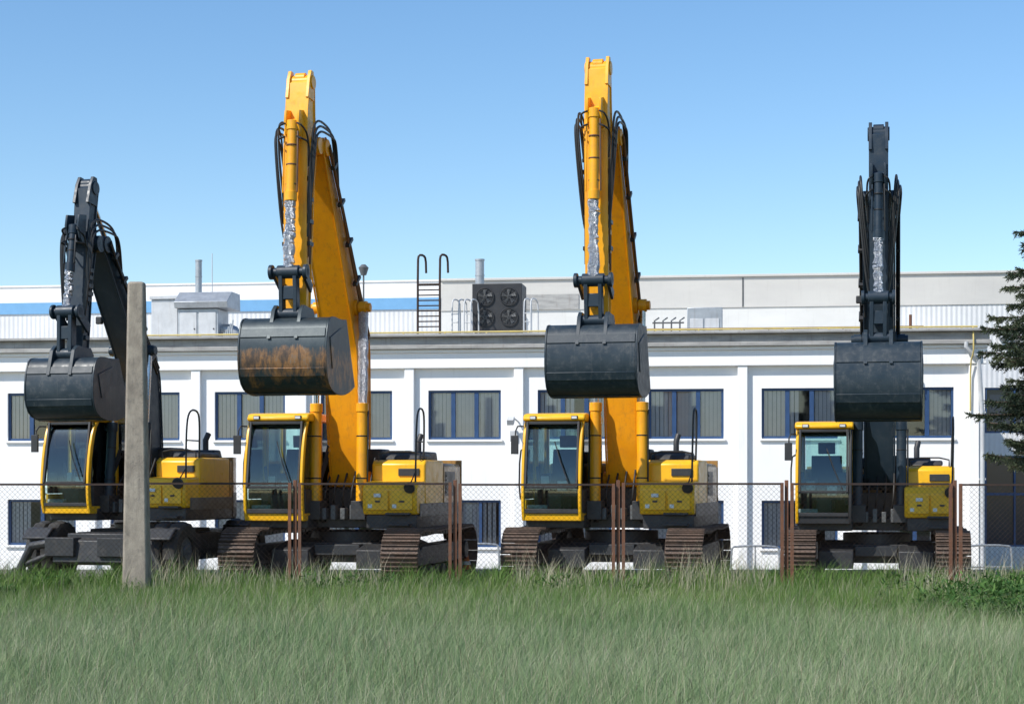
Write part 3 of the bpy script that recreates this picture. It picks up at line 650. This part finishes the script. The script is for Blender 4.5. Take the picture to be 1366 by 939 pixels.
    for sx in(-1,1):
        e=bx+sx*bwid
        side=[(cxm[0]+(a-cxm[0])*1.014,cxm[1]+(b-cxm[1])*1.014) for a,b in outp]
        mb.prism(side,min(e+sx*.001,e+sx*.028),max(e+sx*.001,e+sx*.028),0)
        mb.prism([(outp[3][0]-.1,outp[3][1]-.12),(outp[9][0]-.12,outp[9][1]),(outp[13][0]-.2,outp[13][1]+.12),(outp[14][0]-.25,outp[14][1]+.25)],min(e+sx*.029,e+sx*.04),max(e+sx*.029,e+sx*.04),0)
    for kk in (8,12,16):
        if kk+1<len(outp):
            a=outp[kk]; b_=outp[kk+1]; d=Vector((a[0]-cxm[0],a[1]-cxm[1])).normalized()*.016
            mb.strip([(a[0]+d.x,a[1]+d.y),(b_[0]+d.x,b_[1]+d.y)],[(a[0]-d.x*.2,a[1]-d.y*.2),(b_[0]-d.x*.2,b_[1]-d.y*.2)],bx-bwid+.004,bx+bwid-.004,0)
    for sx in(-1,1):
        xx=bx+sx*.21*W
        mb.prism([(ox-.13,oz-.14*q),(ox-.14,oz+.03),(ox-.05,oz+.13),(ox+.1,oz+.13),(pk[0]+.02,pk[1]+.13),(pk[0]+.13,pk[1]+.05),(pk[0]+.20*q,pk[1]-.12*q),(ox+.645*q,oz-.35*q),(ox+.5*q,oz-.2*q),(ox+.35*q,oz-.16*q)],xx-.03,xx+.03,0)
    BK=mk('bucket',mb,[buckmat],R,bevel=.008)
    for k in range(5):
        mb=MB(); x=bx-bwid+.1+k*(2*bwid-.2)/4; tx,tz=outp[-1]
        d=Vector((outp[-1][0]-outp[-2][0],outp[-1][1]-outp[-2][1])).normalized(); n_=Vector((-d.y,d.x))
        P=[(tx-d.x*.1+n_.x*.05,tz-d.y*.1+n_.y*.05),(tx+d.x*.06+n_.x*.05,tz+d.y*.06+n_.y*.05),(tx+d.x*.24,tz+d.y*.24),(tx+d.x*.06-n_.x*.05,tz+d.y*.06-n_.y*.05),(tx-d.x*.1-n_.x*.05,tz-d.y*.1-n_.y*.05)]
        mb.prism(P,x-.05,x+.05); mk('bucket_tooth',mb,[SHOE],BK,bevel=.006)
    # ---- hoses at the elbow
    mb=MB()
    for sx in(-1,1):
        for k in range(3):
            e=.008+.026*k+random.uniform(-.008,.008)
            pb=lerp(bd,tp,.86-.05*k)
            f1,z1_=S(sp_-.15,.18); f2,z2_=S(sp_+.35,.2)
            pts=[(bx+sx*(bw+.05),-(pb[0]-NF[0]*.1),pb[1]-NF[1]*.1),
                 (bx+sx*(bw+.05+e),-(tp[0]-.28),tp[1]+.10),
                 (bx+sx*(bw+.05+e),-(tp[0]-.10),tp[1]+.32-.07*k),
                 (bx+sx*(bw+.03+e),-f1,z1_+.20-.09*k),
                 (bx+sx*(sw+.09+e),-f2,z2_+.1),
                 (bx+sx*(sw+.04+.5*e),-S(sp_+.75+.2*k,.16)[0],S(sp_+.75+.2*k,.16)[1]),
                 (bx+sx*(sw+.022),-S(sp_+1.05+.2*k,.12)[0],S(sp_+1.05+.2*k,.12)[1])]
            mb.tube(pts,.018,0,n=7,smooth=3)
        for k in range(2):
            a_=S(.75+.2*k,.40); b_=S(sp_+.1,.16)
            mb.tube([(bx+sx*.09,-a_[0],a_[1]),(bx+sx*(sw+.03),-(a_[0]+.06),a_[1]-.05),(bx+sx*(sw+.05+.02*k),-b_[0]-.05,(a_[1]+b_[1])/2),(bx+sx*(sw+.035),-b_[0],b_[1]-.3)],.015,0,n=6,smooth=3)
    for k in range(4):
        sgn=1 if k%2 else -1; oo=.1-.12*(k//2)
        x=bx+(sw+.028)*sgn; f0=S(sp_+.4,oo); f1=S(Ls-.9+.1*(k//2),oo*.5)
        mb.tube([(x,-f0[0],f0[1]),(x,-f1[0],f1[1])],.017,1,n=6)
        if k<2:
            for t in(.12,.35,.6,.85):
                f=lerp(f0,f1,t); mb.box(x-.03,x+.03,-f[0]-.04,-f[0]+.14,f[1]-.03,f[1]+.03,0)
    mk('hydraulic_hose',mb,[HOSE,PIPEB if armmat is YEL else HOSE],R)
    pa=lerp(bd,tp,.02); nb=(-NF[0]*.5*hs-.0,-NF[1]*.5*hs)
    p0=Vector((bx,-(pa[0]+nb[0]),pa[1]+nb[1])); f,z=S(.03,-.03); p1=Vector((bx,-f,z)); d=p1-p0; mid=p0+d*.6
    mb=MB(); mb.cyl(p0,mid,.085*W,0,n=20); mb.cyl((bx-.12,p0.y,p0.z),(bx+.12,p0.y,p0.z),.12,0,n=18)
    AC=mk('stick_cylinder',mb,[armmat],R,bevel=.008); mb=MB(); mb.cyl(mid,p1,.05*W,0,n=16); mk('piston_rod',mb,[CHROME],AC)
    return R

make_excavator('excavator',(-6.02,30,0),15,.86,.96,dict(foot=(.15,1.75),bend=(.35,3.35),tip=(1.95,5.3),top=(2.2,6.18),bot=(2.5,3.52),bh=.98,bw=1.10,bwf=.85),SLATE,BUCK,
  'wheeled excavator, yellow cab, dark arm, beside a concrete pole',wheels=True,foilrod=False,bodylen=1.35,hs=.72,aw=.74,boff=0)
make_excavator('excavator',(-2.62,30,0),12,1,1,dict(foot=(.28,1.65),bend=(.42,3.85),tip=(2.4,6.72),top=(2.8,7.68),bot=(2.98,4.08),bh=1.17,bw=1.32),YEL,BRUST,
  'yellow crawler excavator, raised arm, rust-worn bucket, behind a fence',bodylen=2.5,boff=.0)
make_excavator('excavator',(1.83,30,0),13,.98,1,dict(foot=(.28,1.65),bend=(.42,3.85),tip=(2.4,6.88),top=(2.75,7.90),bot=(2.75,4.0),bh=1.12,bw=1.34),YEL,BUCK,
  'yellow crawler excavator, raised arm, clean dark bucket, behind a fence',foilrod=False,bodylen=2.75)
make_excavator('excavator',(6.08,30,0),12,.89,.95,dict(foot=(.25,1.6),bend=(.4,3.4),tip=(2.15,5.95),top=(2.55,6.95),bot=(2.6,3.75),bh=1.22,bw=1.24),SLATE,BUCK,
  'crawler excavator, yellow and black cab, dark arm, behind a fence',foilrod=False,blackcab=True,hs=.9,aw=.78,boff=.06)

# ---------------------------------------------------------------- fence
FY=26.0
F=empty('fence',(0,FY,0),0,'rusty iron framed chain link fence in tall grass','fence')
bounds=[-255,-32,180,393,607,825,1050,1275,1498,1720]
xb=[(p-683)/2400*FY for p in bounds]
for i in range(len(xb)-1):
    a=xb[i]+.05; b_=xb[i+1]-.05; z0=.06; zt=1.59+.012*random.uniform(-1,1)
    mb=MB()
    t=.045; tl=random.uniform(-.012,.012)
    mb.box(a,a+t,-.012,.03,-.1,zt); mb.box(b_-t,b_,-.012,.03,-.1,zt+tl)
    mb.box(a+t+.001,b_-t-.001,-.012,.02,zt-.032,zt-.002,1); mb.box(a+t+.001,b_-t-.001,-.012,.02,z0,z0+.03,1)
    fp=mk('fence_panel',mb,[RUST,RAILM],F)
    mb=MB(); x0=a+t;x1=b_-t;za=z0+.03;zb_=zt-.032; hh=zb_-za; s=.075
    c=x0-hh
    while c<x1:
        xs_=max(c,x0); xe=min(c+hh,x1)
        if xe>xs_: 
            mb.cyl((xs_,0,za+(xs_-c)),(xe,0,za+(xe-c)),.0018,0,n=3,caps=False)
            mb.cyl((xs_,.004,zb_-(xs_-c)),(xe,.004,zb_-(xe-c)),.0018,0,n=3,caps=False)
        c+=s
    mk('wire_mesh',mb,[WIRE],fp)
for x in xb:
    mb=MB(); mb.box(x-.025,x+.025,.032,.08,-.2,1.63); mk('fence_post',mb,[RUST],F,bevel=.004)

# ---------------------------------------------------------------- concrete pole
mb=MB(); py=25.2
def pxx(p,Yd): return (p-683)/2400*Yd
segs=[]
for t in np.linspace(0,1,9):
    z=-.15+t*(4.40+.15); wdt=.185*(1-t)+.115*t; x=pxx(182.5,py)
    segs.append([(x-wdt,py-wdt*.8,z),(x+wdt,py-wdt*.8,z),(x+wdt,py+wdt*.8,z),(x-wdt,py+wdt*.8,z)])
vs=[v for s in segs for v in s]; fs=[(3,2,1,0)]+[(j*4+i,j*4+(i+1)%4,(j+1)*4+(i+1)%4,(j+1)*4+i) for j in range(8) for i in range(4)]+[(32,33,34,35)]
mb.add(vs,fs)
o=mk('concrete_pole',mb,[POLE],label='weathered tapered concrete pole standing in the grass',cat='pole',bevel=.035)

# ---------------------------------------------------------------- white building
TH=math.radians(7.4)
Bd=empty('building',(0,42,-.85),-TH,'long white two storey building with navy framed windows','building')
zo=.85
u0=-20.6; uE=10.67; bay=2.585
p0=.17
pil=[p0+bay*i for i in range(-8,5)]
upz=(2.6+zo,3.75+zo); loz=(.08+zo,1.18+zo)
ztop=4.98+zo
mb=MB()
vd=.3
def opening(i):
    c=p0+bay*i+bay/2; return c-.86,c+.86
def lowopen(i):
    c=p0+bay*i+bay/2
    if i==-1: return c-.12,c+.86
    return c-.86,c+.86
def row(zlo,zhi,fn):
    x=u0
    for i in range(-8,4):
        a,b_=fn(i); mb.box(x,a,0,vd,zlo,zhi); x=b_
    mb.box(x,uE,0,vd,zlo,zhi)
mb.box(u0,uE,0,vd,-.3,loz[0]); row(loz[0],loz[1],lowopen); mb.box(u0,uE,0,vd,loz[1],upz[0]); row(upz[0],upz[1],opening); mb.box(u0,uE,0,vd,upz[1],ztop)
mb.box(uE-.3,uE,vd,7,-.3,ztop)
mb.box(u0,u0+.3,vd,7,-.3,ztop)
obj('wall',mb.mesh('wall',[WALL]),Bd)
mb=MB(); mb.box(u0+.3,uE-.3,vd,7,ztop-.2,ztop-.05); mb.box(u0+.3,uE-.3,vd,7,upz[0]-.6,upz[0]-.5); mk('roof',mb,[CONC],Bd)
mb=MB(); mb.box(u0+.3,uE-.3,2.0,2.1,0,ztop-.2); mk('interior_wall',mb,[simple('interior_paint',(.35,.35,.34))],Bd)
for u in pil:
    mb=MB(); uu=min(u,uE-.13); mb.box(uu-.11,uu+.11,-.13,-.001,-.3,4.26+zo); mk('pilaster',mb,[WALL],Bd,bevel=.01)
mb=MB(); mb.box(u0,uE+.12,-.16,-.002,4.262+zo,4.62+zo,0); mb.box(u0,uE+.14,-.22,-.002,4.622+zo,4.70+zo,0)
mb.box(u0,uE+.2,-.32,-.002,4.702+zo,4.80+zo,1); mb.box(u0,uE+.24,-.40,.4,4.985+zo,5.05+zo,1); mb.box(u0,uE+.17,-.26,-.002,4.802+zo,4.984+zo,1)
mk('cornice',mb,[WALL,CORN],Bd,bevel=.012)
def winmeshes(wd,ht,splits):
    f=MB(); t=.055
    f.box(0,wd,.06,.13,0,t); f.box(0,wd,.06,.13,ht-t,ht); f.box(0,t,.06,.13,t+.001,ht-t-.001); f.box(wd-t,wd,.06,.13,t+.001,ht-t-.001)
    for s,ww in splits: f.box(wd*s-ww,wd*s+ww,.055,.128,t+.001,ht-t-.001)
    g=MB(); g.box(t,wd-t,.095,.10,t,ht-t)
    s_=MB(); s_.box(-.04,wd+.04,-.06,.059,-.05,-.003)
    return f.mesh('window_frame',[FRAMEB]),g.mesh('window_glass',[WGLASS]),s_.mesh('sill',[WALL])
def blindmesh(wd,ht,rngs):
    b_=MB()
    for a,c in rngs: 
        n_=max(2,int((c-a)*wd/.088)); 
        for k in range(n_):
            x=wd*a+(c-a)*wd*k/n_; ang_=random.uniform(-.38,.0); w_=.086
            dx=math.cos(ang_)*w_; dy=math.sin(ang_)*w_
            b_.add([(x,.145,.05),(x+dx,.145+dy*.35,.05),(x+dx,.145+dy*.35,ht-.05),(x,.145,ht-.05)],[(0,1,2,3)],0)
    return b_.mesh('vertical_blind',[BLS])
wbig=winmeshes(1.72,1.15,[(.34,.05),(.66,.05)]); wlow=winmeshes(1.72,1.10,[(.5,.045)]); wsm=winmeshes(.98,1.10,[(.5,.035)])
variants=[[(.03,.32),(.38,.64),(.70,.97)],[(.03,.32),(.70,.97)],[(.03,.32),(.38,.5),(.70,.97)],[(.03,.97)]]
vm=[blindmesh(1.72,1.15,v) for v in variants]; vs_=blindmesh(.98,1.1,[(.03,.48),(.55,.9)])
vsel=[0,2,0,1,3,0,3,3,2,0,2,1]
def window(i,z,meshes,bl,x):
    W_=obj('window',meshes[0],Bd,loc=(x,0,z)); obj('window_glass',meshes[1],W_); obj('sill',meshes[2],W_); obj('vertical_blind',bl,W_)
for n_,i in enumerate(range(-8,4)):
    a,b_=opening(i); window(i,upz[0],wbig,vm[vsel[n_]],a)
    a,b_=lowopen(i); window(i,loz[0],wsm if i==-1 else wlow,vs_ if i==-1 else vm[(n_*3)%4],a)
mb=MB(); mb.tube([(uE-.35,-.3,4.75+zo),(uE-.35,-.3,4.6+zo),(uE+.02,-.18,4.3+zo),(uE+.02,-.18,-.1)],.05,0,n=10,smooth=1)
for z in(1,2.5,4): mb.box(uE-.05,uE+.09,-.2,-.0,z,z+.04)
mk('downpipe',mb,[LGREY],Bd)
mb=MB(); mb.tube([(p0,-.13,3.0+zo),(p0-.1,-.4,3.1+zo)],.02,0,n=6); mb.obox((p0-.14,-.46,3.02+zo),.16,.22,.14,Matrix.Rotation(.5,3,'X'),0); mb.box(p0-.2,p0-.02,-.18,-.131,2.55+zo,2.8+zo); mk('wall_lamp',mb,[LGREY],Bd,bevel=.01)
mb=MB(); mb.box(9.05,9.25,-.2,-.003,3.95+zo,4.1+zo); mb.tube([(9.15,-.1,4.0+zo),(9.15,-.25,3.9+zo)],.04,0); mk('wall_lamp',mb,[LGREY],Bd,bevel=.01)
mb=MB(); mb.tube([(-9.5,-.28,5.09+zo),(uE-.1,-.28,5.09+zo)],.022,0,n=8)
for k in range(21): mb.box(-9.4+k*.98,-9.36+k*.98,-.3,-.26,5.05+zo,5.08+zo)
mb.tube([(uE-.2,-.28,5.09+zo),(uE-.2,-.38,4.8+zo),(uE-.2,-.38,4.5+zo),(uE-.25,-.2,4.3+zo),(uE-.25,-.18,3.2+zo)],.018,0,n=8,smooth=1)
mk('gas_pipe',mb,[YPIPE],Bd)

CT,SN=math.cos(TH),math.sin(TH)
def buv(px,v):
    k=(px-683)/2400; return (k*(42+v*CT)-v*SN)/(CT+k*SN)
def W2(u,v,z=0):
    return Vector((u*CT+v*SN,42-u*SN+v*CT,z))
RZ=4.93
def roofthing(name,px,v,label,cat):
    return empty(name,W2(buv(px,v),v,RZ),-TH,label,cat)
def depth(px,v): 
    u=buv(px,v); return 42-u*SN+v*CT
def zz(py,v,px=683): return EYE+(643-py)/2400*depth(px,v)-RZ
v=1.6; sc=(42+v)/2400
E=roofthing('condenser_unit',663,v,'large black rooftop condenser with four fans','air conditioner')
hw=33.5*sc; zb_=.35; zt_=zz(378,v)
mb=MB(); mb.box(-hw,hw,0,.9,zb_,zt_); 
for x in(-hw+.05,hw-.1):
    mb.box(x,x+.05,.05,.1,0,zb_-.002); mb.box(x,x+.05,.8,.85,0,zb_-.002)
mk('casing',mb,[BLACKM],E,bevel=.01)
for ix in(-1,1):
    for iz in(0,1):
        cx=ix*hw*.48; cz=zb_+(zt_-zb_)*(.28+.44*iz); r=.21
        mb=MB(); n_=28
        ring=[(cx+math.cos(t/n_*6.2832)*r,-.03,cz+math.sin(t/n_*6.2832)*r) for t in range(n_+1)]
        mb.tube(ring,.014,0,n=6)
        for rr in(.07,.13,.17): mb.tube([(cx+math.cos(t/20*6.2832)*rr,-.045,cz+math.sin(t/20*6.2832)*rr) for t in range(21)],.004,0,n=4)
        for q_ in range(4): t=q_*.785; mb.tube([(cx-math.cos(t)*r,-.046,cz-math.sin(t)*r),(cx+math.cos(t)*r,-.046,cz+math.sin(t)*r)],.004,0,n=4)
        FN=mk('fan_guard',mb,[DARK],E)
        mb=MB(); mb.cyl((cx,-.035,cz),(cx,-.012,cz),.05,0,n=16)
        for k in range(5):
            t=k/5*6.283+.3; mb.add([(cx+math.cos(t)*.04,-.03,cz+math.sin(t)*.04),(cx+math.cos(t-.25)*.18,-.03,cz+math.sin(t-.25)*.18),(cx+math.cos(t+.3)*.19,-.012,cz+math.sin(t+.3)*.19),(cx+math.cos(t+.5)*.05,-.012,cz+math.sin(t+.5)*.05)],[(0,1,2,3)],0)
        mk('fan_blade',mb,[GREYP],FN)
for px in(608,624,704):
    E=roofthing('pipe_rack',px,1.0,'white bent pipe frame beside rooftop condenser','pipe frame')
    h=zz(398,1.0)
    mb=MB()
    for dx in(-.09,.07): mb.tube([(dx,0,0),(dx,0,h-.1),(dx+.03,.05,h),(dx+.1,.3,h),(dx+.12,.5,h-.1),(dx+.12,.5,0)],.018,0,n=6,smooth=1)
    for z in(.25,.5,.7): mb.tube([(-.09,0,z),(.07,0,z)],.012,0,n=5)
    mk('pipe_frame',mb,[LGREY],E)
E=roofthing('roof_ladder',572,.6,'tall dark steel ladder with hooked rails on the roof edge','ladder')
sc=42.6/2400; mb=MB(); h=zz(338,.6)
for sx in(-1,1):
    x=sx*15*sc; mb.tube([(x,0,-.0),(x,0,h-.15),(x+.02,.03,h),(x+.12,.1,h),(x+.14,.3,h-.06),(x+.14,.35,h-.4)],.028,0,n=8,smooth=1)
mk('rail',mb,[RAILM],E); 
mb=MB()
for k in range(11): z=.12+k*.125; mb.tube([(-15*sc,0,z),(15*sc,0,z)],.016 if k<10 else .03,0,n=6)
mk('rung',mb,[RAILM],E)
E=roofthing('ventilation_unit',272,2,'grey sheet metal ventilation unit with sloped cap and ducts','ventilation')
sc=44/2400; mb=MB(); 
zl=lambda py: zz(py,2,272)
mb.box(-37*sc,20*sc,0,.9,.15,zl(412)); mb.prism([(.1,zl(411)),(.15,zl(403)),(-.3,zl(388)),(-1.0,zl(388)),(-1.05,zl(411))],-40*sc,35*sc)
mk('casing',mb,[GALV],E,bevel=.01)
for k in range(2): 
    mb=MB(); mb.box(-34*sc+k*27*sc,-10*sc+k*27*sc,-.02,-.002,.25,zl(416)); mb.cyl((-13*sc+k*27*sc,-.035,.5),(-13*sc+k*27*sc,-.021,.5),.02,1,n=10)
    mk('access_panel',mb,[LGREY,DARK],E,bevel=.006)
mb=MB(); mb.tube([(20*sc,.4,.5),(34*sc,.4,.5),(40*sc,.4,.35),(40*sc,.4,0)],.15,0,n=14,smooth=1)
for k in range(5): mb.tube([(24*sc+k*3*sc,0.05,.0),(28*sc+k*3*sc,.05,.4+.08*k)],.02,0,n=6)
mk('duct',mb,[GALV],E)
mb=MB(); mb.box(-78*sc,-41*sc,.2,1,0,zl(398)); mb.box(-80*sc,-39*sc,.15,1.05,zl(397.5),zl(393)); mk('metal_cabinet',mb,[LGREY],E,bevel=.01)
for px,v,pt,r,lab in((265,4,347,.085,'tall galvanised flue pipe on the roof'),(640,6.2,346,.12,'short galvanised flue pipe with rain cap')):
    h=zz(pt,v,px); mb=MB(); mb.cyl((0,0,0),(0,0,h),r,0,n=20); mb.cyl((0,0,h-.04),(0,0,h+.001),r*1.12,0,n=20); mb.cyl((0,0,h-.45),(0,0,h-.42),r*1.08,0,n=20)
    o=mk('flue_pipe',mb,[GALV],label=lab,cat='flue'); o.location=W2(buv(px,v),v,RZ)
for px,v,pt in((283,3.5,338),):
    h=zz(pt,v,px); mb=MB(); mb.cyl((0,0,0),(0,0,h),.02,0,r1=.01,n=8); o=mk('antenna',mb,[LGREY],label='thin antenna rod on the roof',cat='antenna'); o.location=W2(buv(px,v),v,RZ)
v=3; h=zz(353,v,486); mb=MB(); mb.cyl((0,0,0),(0,0,h-.25),.022,0); mb.cyl((0,0,h-.27),(0,0,h-.08),.07,0,r1=.13,n=20); mb.cyl((0,0,h-.08),(0,0,h),.13,0,r1=.05,n=20)
o=mk('roof_ventilator',mb,[GREYP],label='grey mushroom shaped roof ventilator on a post',cat='ventilator'); o.location=W2(buv(485,v),v,RZ)
E=roofthing('ventilation_unit',940,1.6,'small pale grey rooftop fan unit on feet','ventilation'); sc=43.6/2400
mb=MB(); mb.box(-23*sc,23*sc,0,.8,.2,zz(410,1.6,940)); 
for x in(-20*sc,17*sc): mb.box(x,x+.06,.05,.12,0,.198)
mk('casing',mb,[GALV],E,bevel=.015)
for a_,c_ in((-19,-2),(1,19)):
    mb=MB(); mb.box(a_*sc,c_*sc,-.02,-.002,.27,.58); mk('access_panel',mb,[LGREY],E,bevel=.008)
E=roofthing('pipe_rack',890,1.2,'low grey pipe frame on the roof','pipe frame'); mb=MB()
for dx in(-.3,-.1,.1,.3): mb.tube([(dx,0,0),(dx,0,.5),(dx+.1,.1,.58)],.02,0,n=6)
mb.tube([(-.35,0,.45),(.4,0,.45)],.02,0,n=6); mk('pipe_frame',mb,[GREYP],E)
E=roofthing('roof_railing',1040,.9,'thin rusty pipe railing along the roof','railing'); mb=MB()
for z in(.28,.14): mb.tube([(-3.2,0,z),(3.3,0,z)],.014,0,n=6)
for k in range(12): mb.tube([(-3.1+k*.57,0,0),(-3.1+k*.57,0,.28)],.012,0,n=5)
mb.tube([(1.9,0,0),(1.9,0,.75),(2.2,.1,.8)],.03,0,n=8); mb.tube([(3.0,0,0),(3.0,0,.55)],.035,0,n=8)
mk('rail',mb,[RUST],E)

# ---------------------------------------------------------------- rear warehouse
Wh=empty('warehouse',(W2(0,7.2,-.85)),-TH,'taller rear hall with concrete parapet and corrugated white cladding','building')
ub=buv(588,7.2); uL=-22; uR=24
mb=MB(); mb.box(ub,uR,0,6,6.30+zo,7.12+zo); mb.box(ub,uR,-.06,.3,7.122+zo,7.19+zo)
mk('parapet',mb,[CONC],Wh,bevel=.01)
a=buv(990,7.2); c=buv(1195,7.2)
for (xa,xb2,za_,zb2,ya,mt) in((a,a+.04,6.32,7.1,-.012,GREYP),(c,c+.04,6.32,7.1,-.012,GREYP),(buv(697,7.2),buv(772,7.2),6.31,6.72,-.03,CORN)):
    mb=MB(); mb.box(xa,xb2,ya,-.002,za_+zo,zb2+zo); mk('parapet_panel',mb,[mt],Wh)
mb=MB(); mb.box(uL,ub-.003,0,6,6.68+zo,7.12+zo,0); mb.box(uL,ub-.003,-.03,.3,7.122+zo,7.17+zo,0); mk('white_fascia',mb,[WHITEM],Wh)
mb=MB(); mb.box(uL,ub-.003,-.02,5.9,6.36+zo,6.678+zo); mk('blue_stripe',mb,[BLUES],Wh)
e0=buv(1300,7.2); ec=buv(1195,7.2)
mb=MB(); mb.box(uL,ub,.02,5.9,0,6.358+zo,0); mb.box(ub+.001,ec,.03,5.9,0,6.298+zo,1); mb.box(ec+.001,e0,.03,5.9,0,6.298+zo,0); mk('wall_cladding',mb,[CORR,SMOOTH],Wh)
mb=MB(); g0=buv(1314,7.2)
mb.box(e0+.001,uR,.03,5.9,4.1+zo,6.298+zo,0); mb.box(e0+.001,g0,.03,5.9,-.3,4.098+zo,0); mb.box(g0+.001,uR,.03,5.9,2.3+zo,2.9+zo,0); mb.box(g0+.001,uR,.03,5.9,-.3,-.1+zo,0)
mk('end_wall',mb,[CORR],Wh)
for z0_,z1_ in((2.9,4.1),(-.1,2.3)):
    mb=MB(); mb.box(g0,uR,.15,.17,z0_+zo,z1_+zo); GW=mk('window',mb,[DWIN],Wh)
    mb=MB(); x=g0
    while x<uR: mb.box(x,x+.05,.06,.148,z0_+zo+.05,z1_+zo-.05); x+=.75
    mb.box(g0,uR,.06,.148,z0_+zo,z0_+zo+.049); mb.box(g0,uR,.06,.148,z1_+zo-.049,z1_+zo)
    if z1_-z0_>2: mb.box(g0,uR,.062,.146,z0_+1.35+zo,z0_+1.42+zo)
    mk('window_frame',mb,[FRAMEB],GW)
mb=MB(); ux=buv(1338,7.2); mb.cyl((ux,-.25,5.5+zo),(ux,-.0,5.5+zo),.16,0,n=20); mk('exhaust_vent',mb,[LGREY],Wh,bevel=.01)

# ---------------------------------------------------------------- yard railings, cone
def railing(px0,px1,Yd,zb_,zt_,lab):
    a=pxx(px0,Yd); b_=pxx(px1,Yd); mb=MB()
    mb.tube([(a,Yd,zb_),(a,Yd,zt_-.08),(a+.08,Yd,zt_),(b_-.08,Yd,zt_),(b_,Yd,zt_-.08),(b_,Yd,zb_)],.025,0,n=8,smooth=1)
    mb.tube([(a,Yd,(zb_+zt_)/2),(b_,Yd,(zb_+zt_)/2)],.018,0,n=6)
    n_=int((b_-a)/.5)
    for k in range(1,n_): x=a+(b_-a)*k/n_; mb.tube([(x,Yd,zb_),(x,Yd,zt_)],.016,0,n=6)
    mk('railing',mb,[GALV],label=lab,cat='railing',group='low pipe railings in the yard')
railing(1288,1350,38,-.65,.27,'low grey pipe railing in the yard')
railing(612,666,39.5,-.85,.25,'low grey pipe railing in the yard')
railing(975,1040,39.5,-.85,.2,'low grey pipe railing in the yard')
mb=MB(); cx=pxx(622,31.5); mb.cyl((cx,31.5,.02),(cx,31.5,.38),.11,0,r1=.025,n=20); mb.box(cx-.15,cx+.15,31.35,31.65,0,.025); mb.cyl((cx,31.5,.16),(cx,31.5,.22),.083,1,r1=.066,n=20)
mk('traffic_cone',mb,[ORANGE,WHITEM],label='small orange traffic cone on the ground',cat='traffic cone')

# ---------------------------------------------------------------- spruce tree
def spruce(x,y,base,H_,seed):
    random.seed(seed)
    E=empty('spruce_tree',(x,y,base),0,'dark blue green spruce with drooping branches','tree')
    m2=MB(); 
    for k in range(8): m2.cyl((0,0,H_*k/8-.05),(0,0,H_*(k+1)/8),.19*(1-k/8)+.015,0,r1=.19*(1-(k+1)/8)+.015,n=10,caps=(k in(0,7)))
    mk('trunk',m2,[simple('spruce_bark',(.10,.07,.05),(.05,.04,.035),rough=.95,scale=12,bstr=.8)],E)
    V=[];F_=[];T=[];br=MB()
    z=1.9
    while z<H_-.15:
        z+=.22+.14*random.random()
        R=min(1.42,(H_-z)*.46+.1)*random.uniform(.78,1.12)
        low=z<4.6
        nb_=10 if low else 8
        for k in range(nb_):
            a=k/nb_*6.283+z*2.9+random.uniform(-.3,.3); Lb=R*random.uniform(.62,1.15); zz0=z+random.uniform(-.08,.08)
            dx,dy=math.cos(a),math.sin(a); droop=.12+.22*random.random()
            def P(t): return Vector((dx*Lb*t,dy*Lb*t,zz0-droop*Lb*t+.18*Lb*t*t))
            br.tube([P(0),P(.5),P(1)],.014,0,n=4)
            steps=max(4,int(Lb/.06)); tone=random.uniform(-.25,.25)
            for s in range(steps):
                t=.2+.8*(s+random.random())/steps; p=P(t)
                for side in(-1,0,1):
                    tl=(.13+.22*(1-t)*Lb/1.5)*random.uniform(.6,1.3)
                    sd=(Vector((-dy*side,dx*side,0))*.9+Vector((dx,dy,0))*.6+Vector((0,0,random.uniform(-.7,.15) if side else random.choice((-.9,-.5,.2)))))
                    sd.normalize(); nn=5
                    for q in range(nn):
                        c=p+sd*tl*(q/nn); ln=random.uniform(.05,.09)
                        for r_ in range(3):
                            d=(sd*.6+Vector((random.uniform(-1,1),random.uniform(-1,1),random.uniform(-.9,.9)))*.8).normalized()
                            ww=d.cross(Vector((random.random(),random.random(),random.random()))).normalized()*.012
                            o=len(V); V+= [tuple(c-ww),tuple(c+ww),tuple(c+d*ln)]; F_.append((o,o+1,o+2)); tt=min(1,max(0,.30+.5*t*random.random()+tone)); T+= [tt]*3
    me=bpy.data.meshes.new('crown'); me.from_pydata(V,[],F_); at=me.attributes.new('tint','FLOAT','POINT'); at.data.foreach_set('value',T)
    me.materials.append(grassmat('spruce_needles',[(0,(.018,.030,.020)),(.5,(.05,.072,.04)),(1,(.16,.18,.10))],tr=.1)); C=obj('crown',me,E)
    mk('branch',br,[bpy.data.materials['spruce_bark']],E,kind='stuff')
spruce(pxx(1412,35),35,-.2,8.0,5)
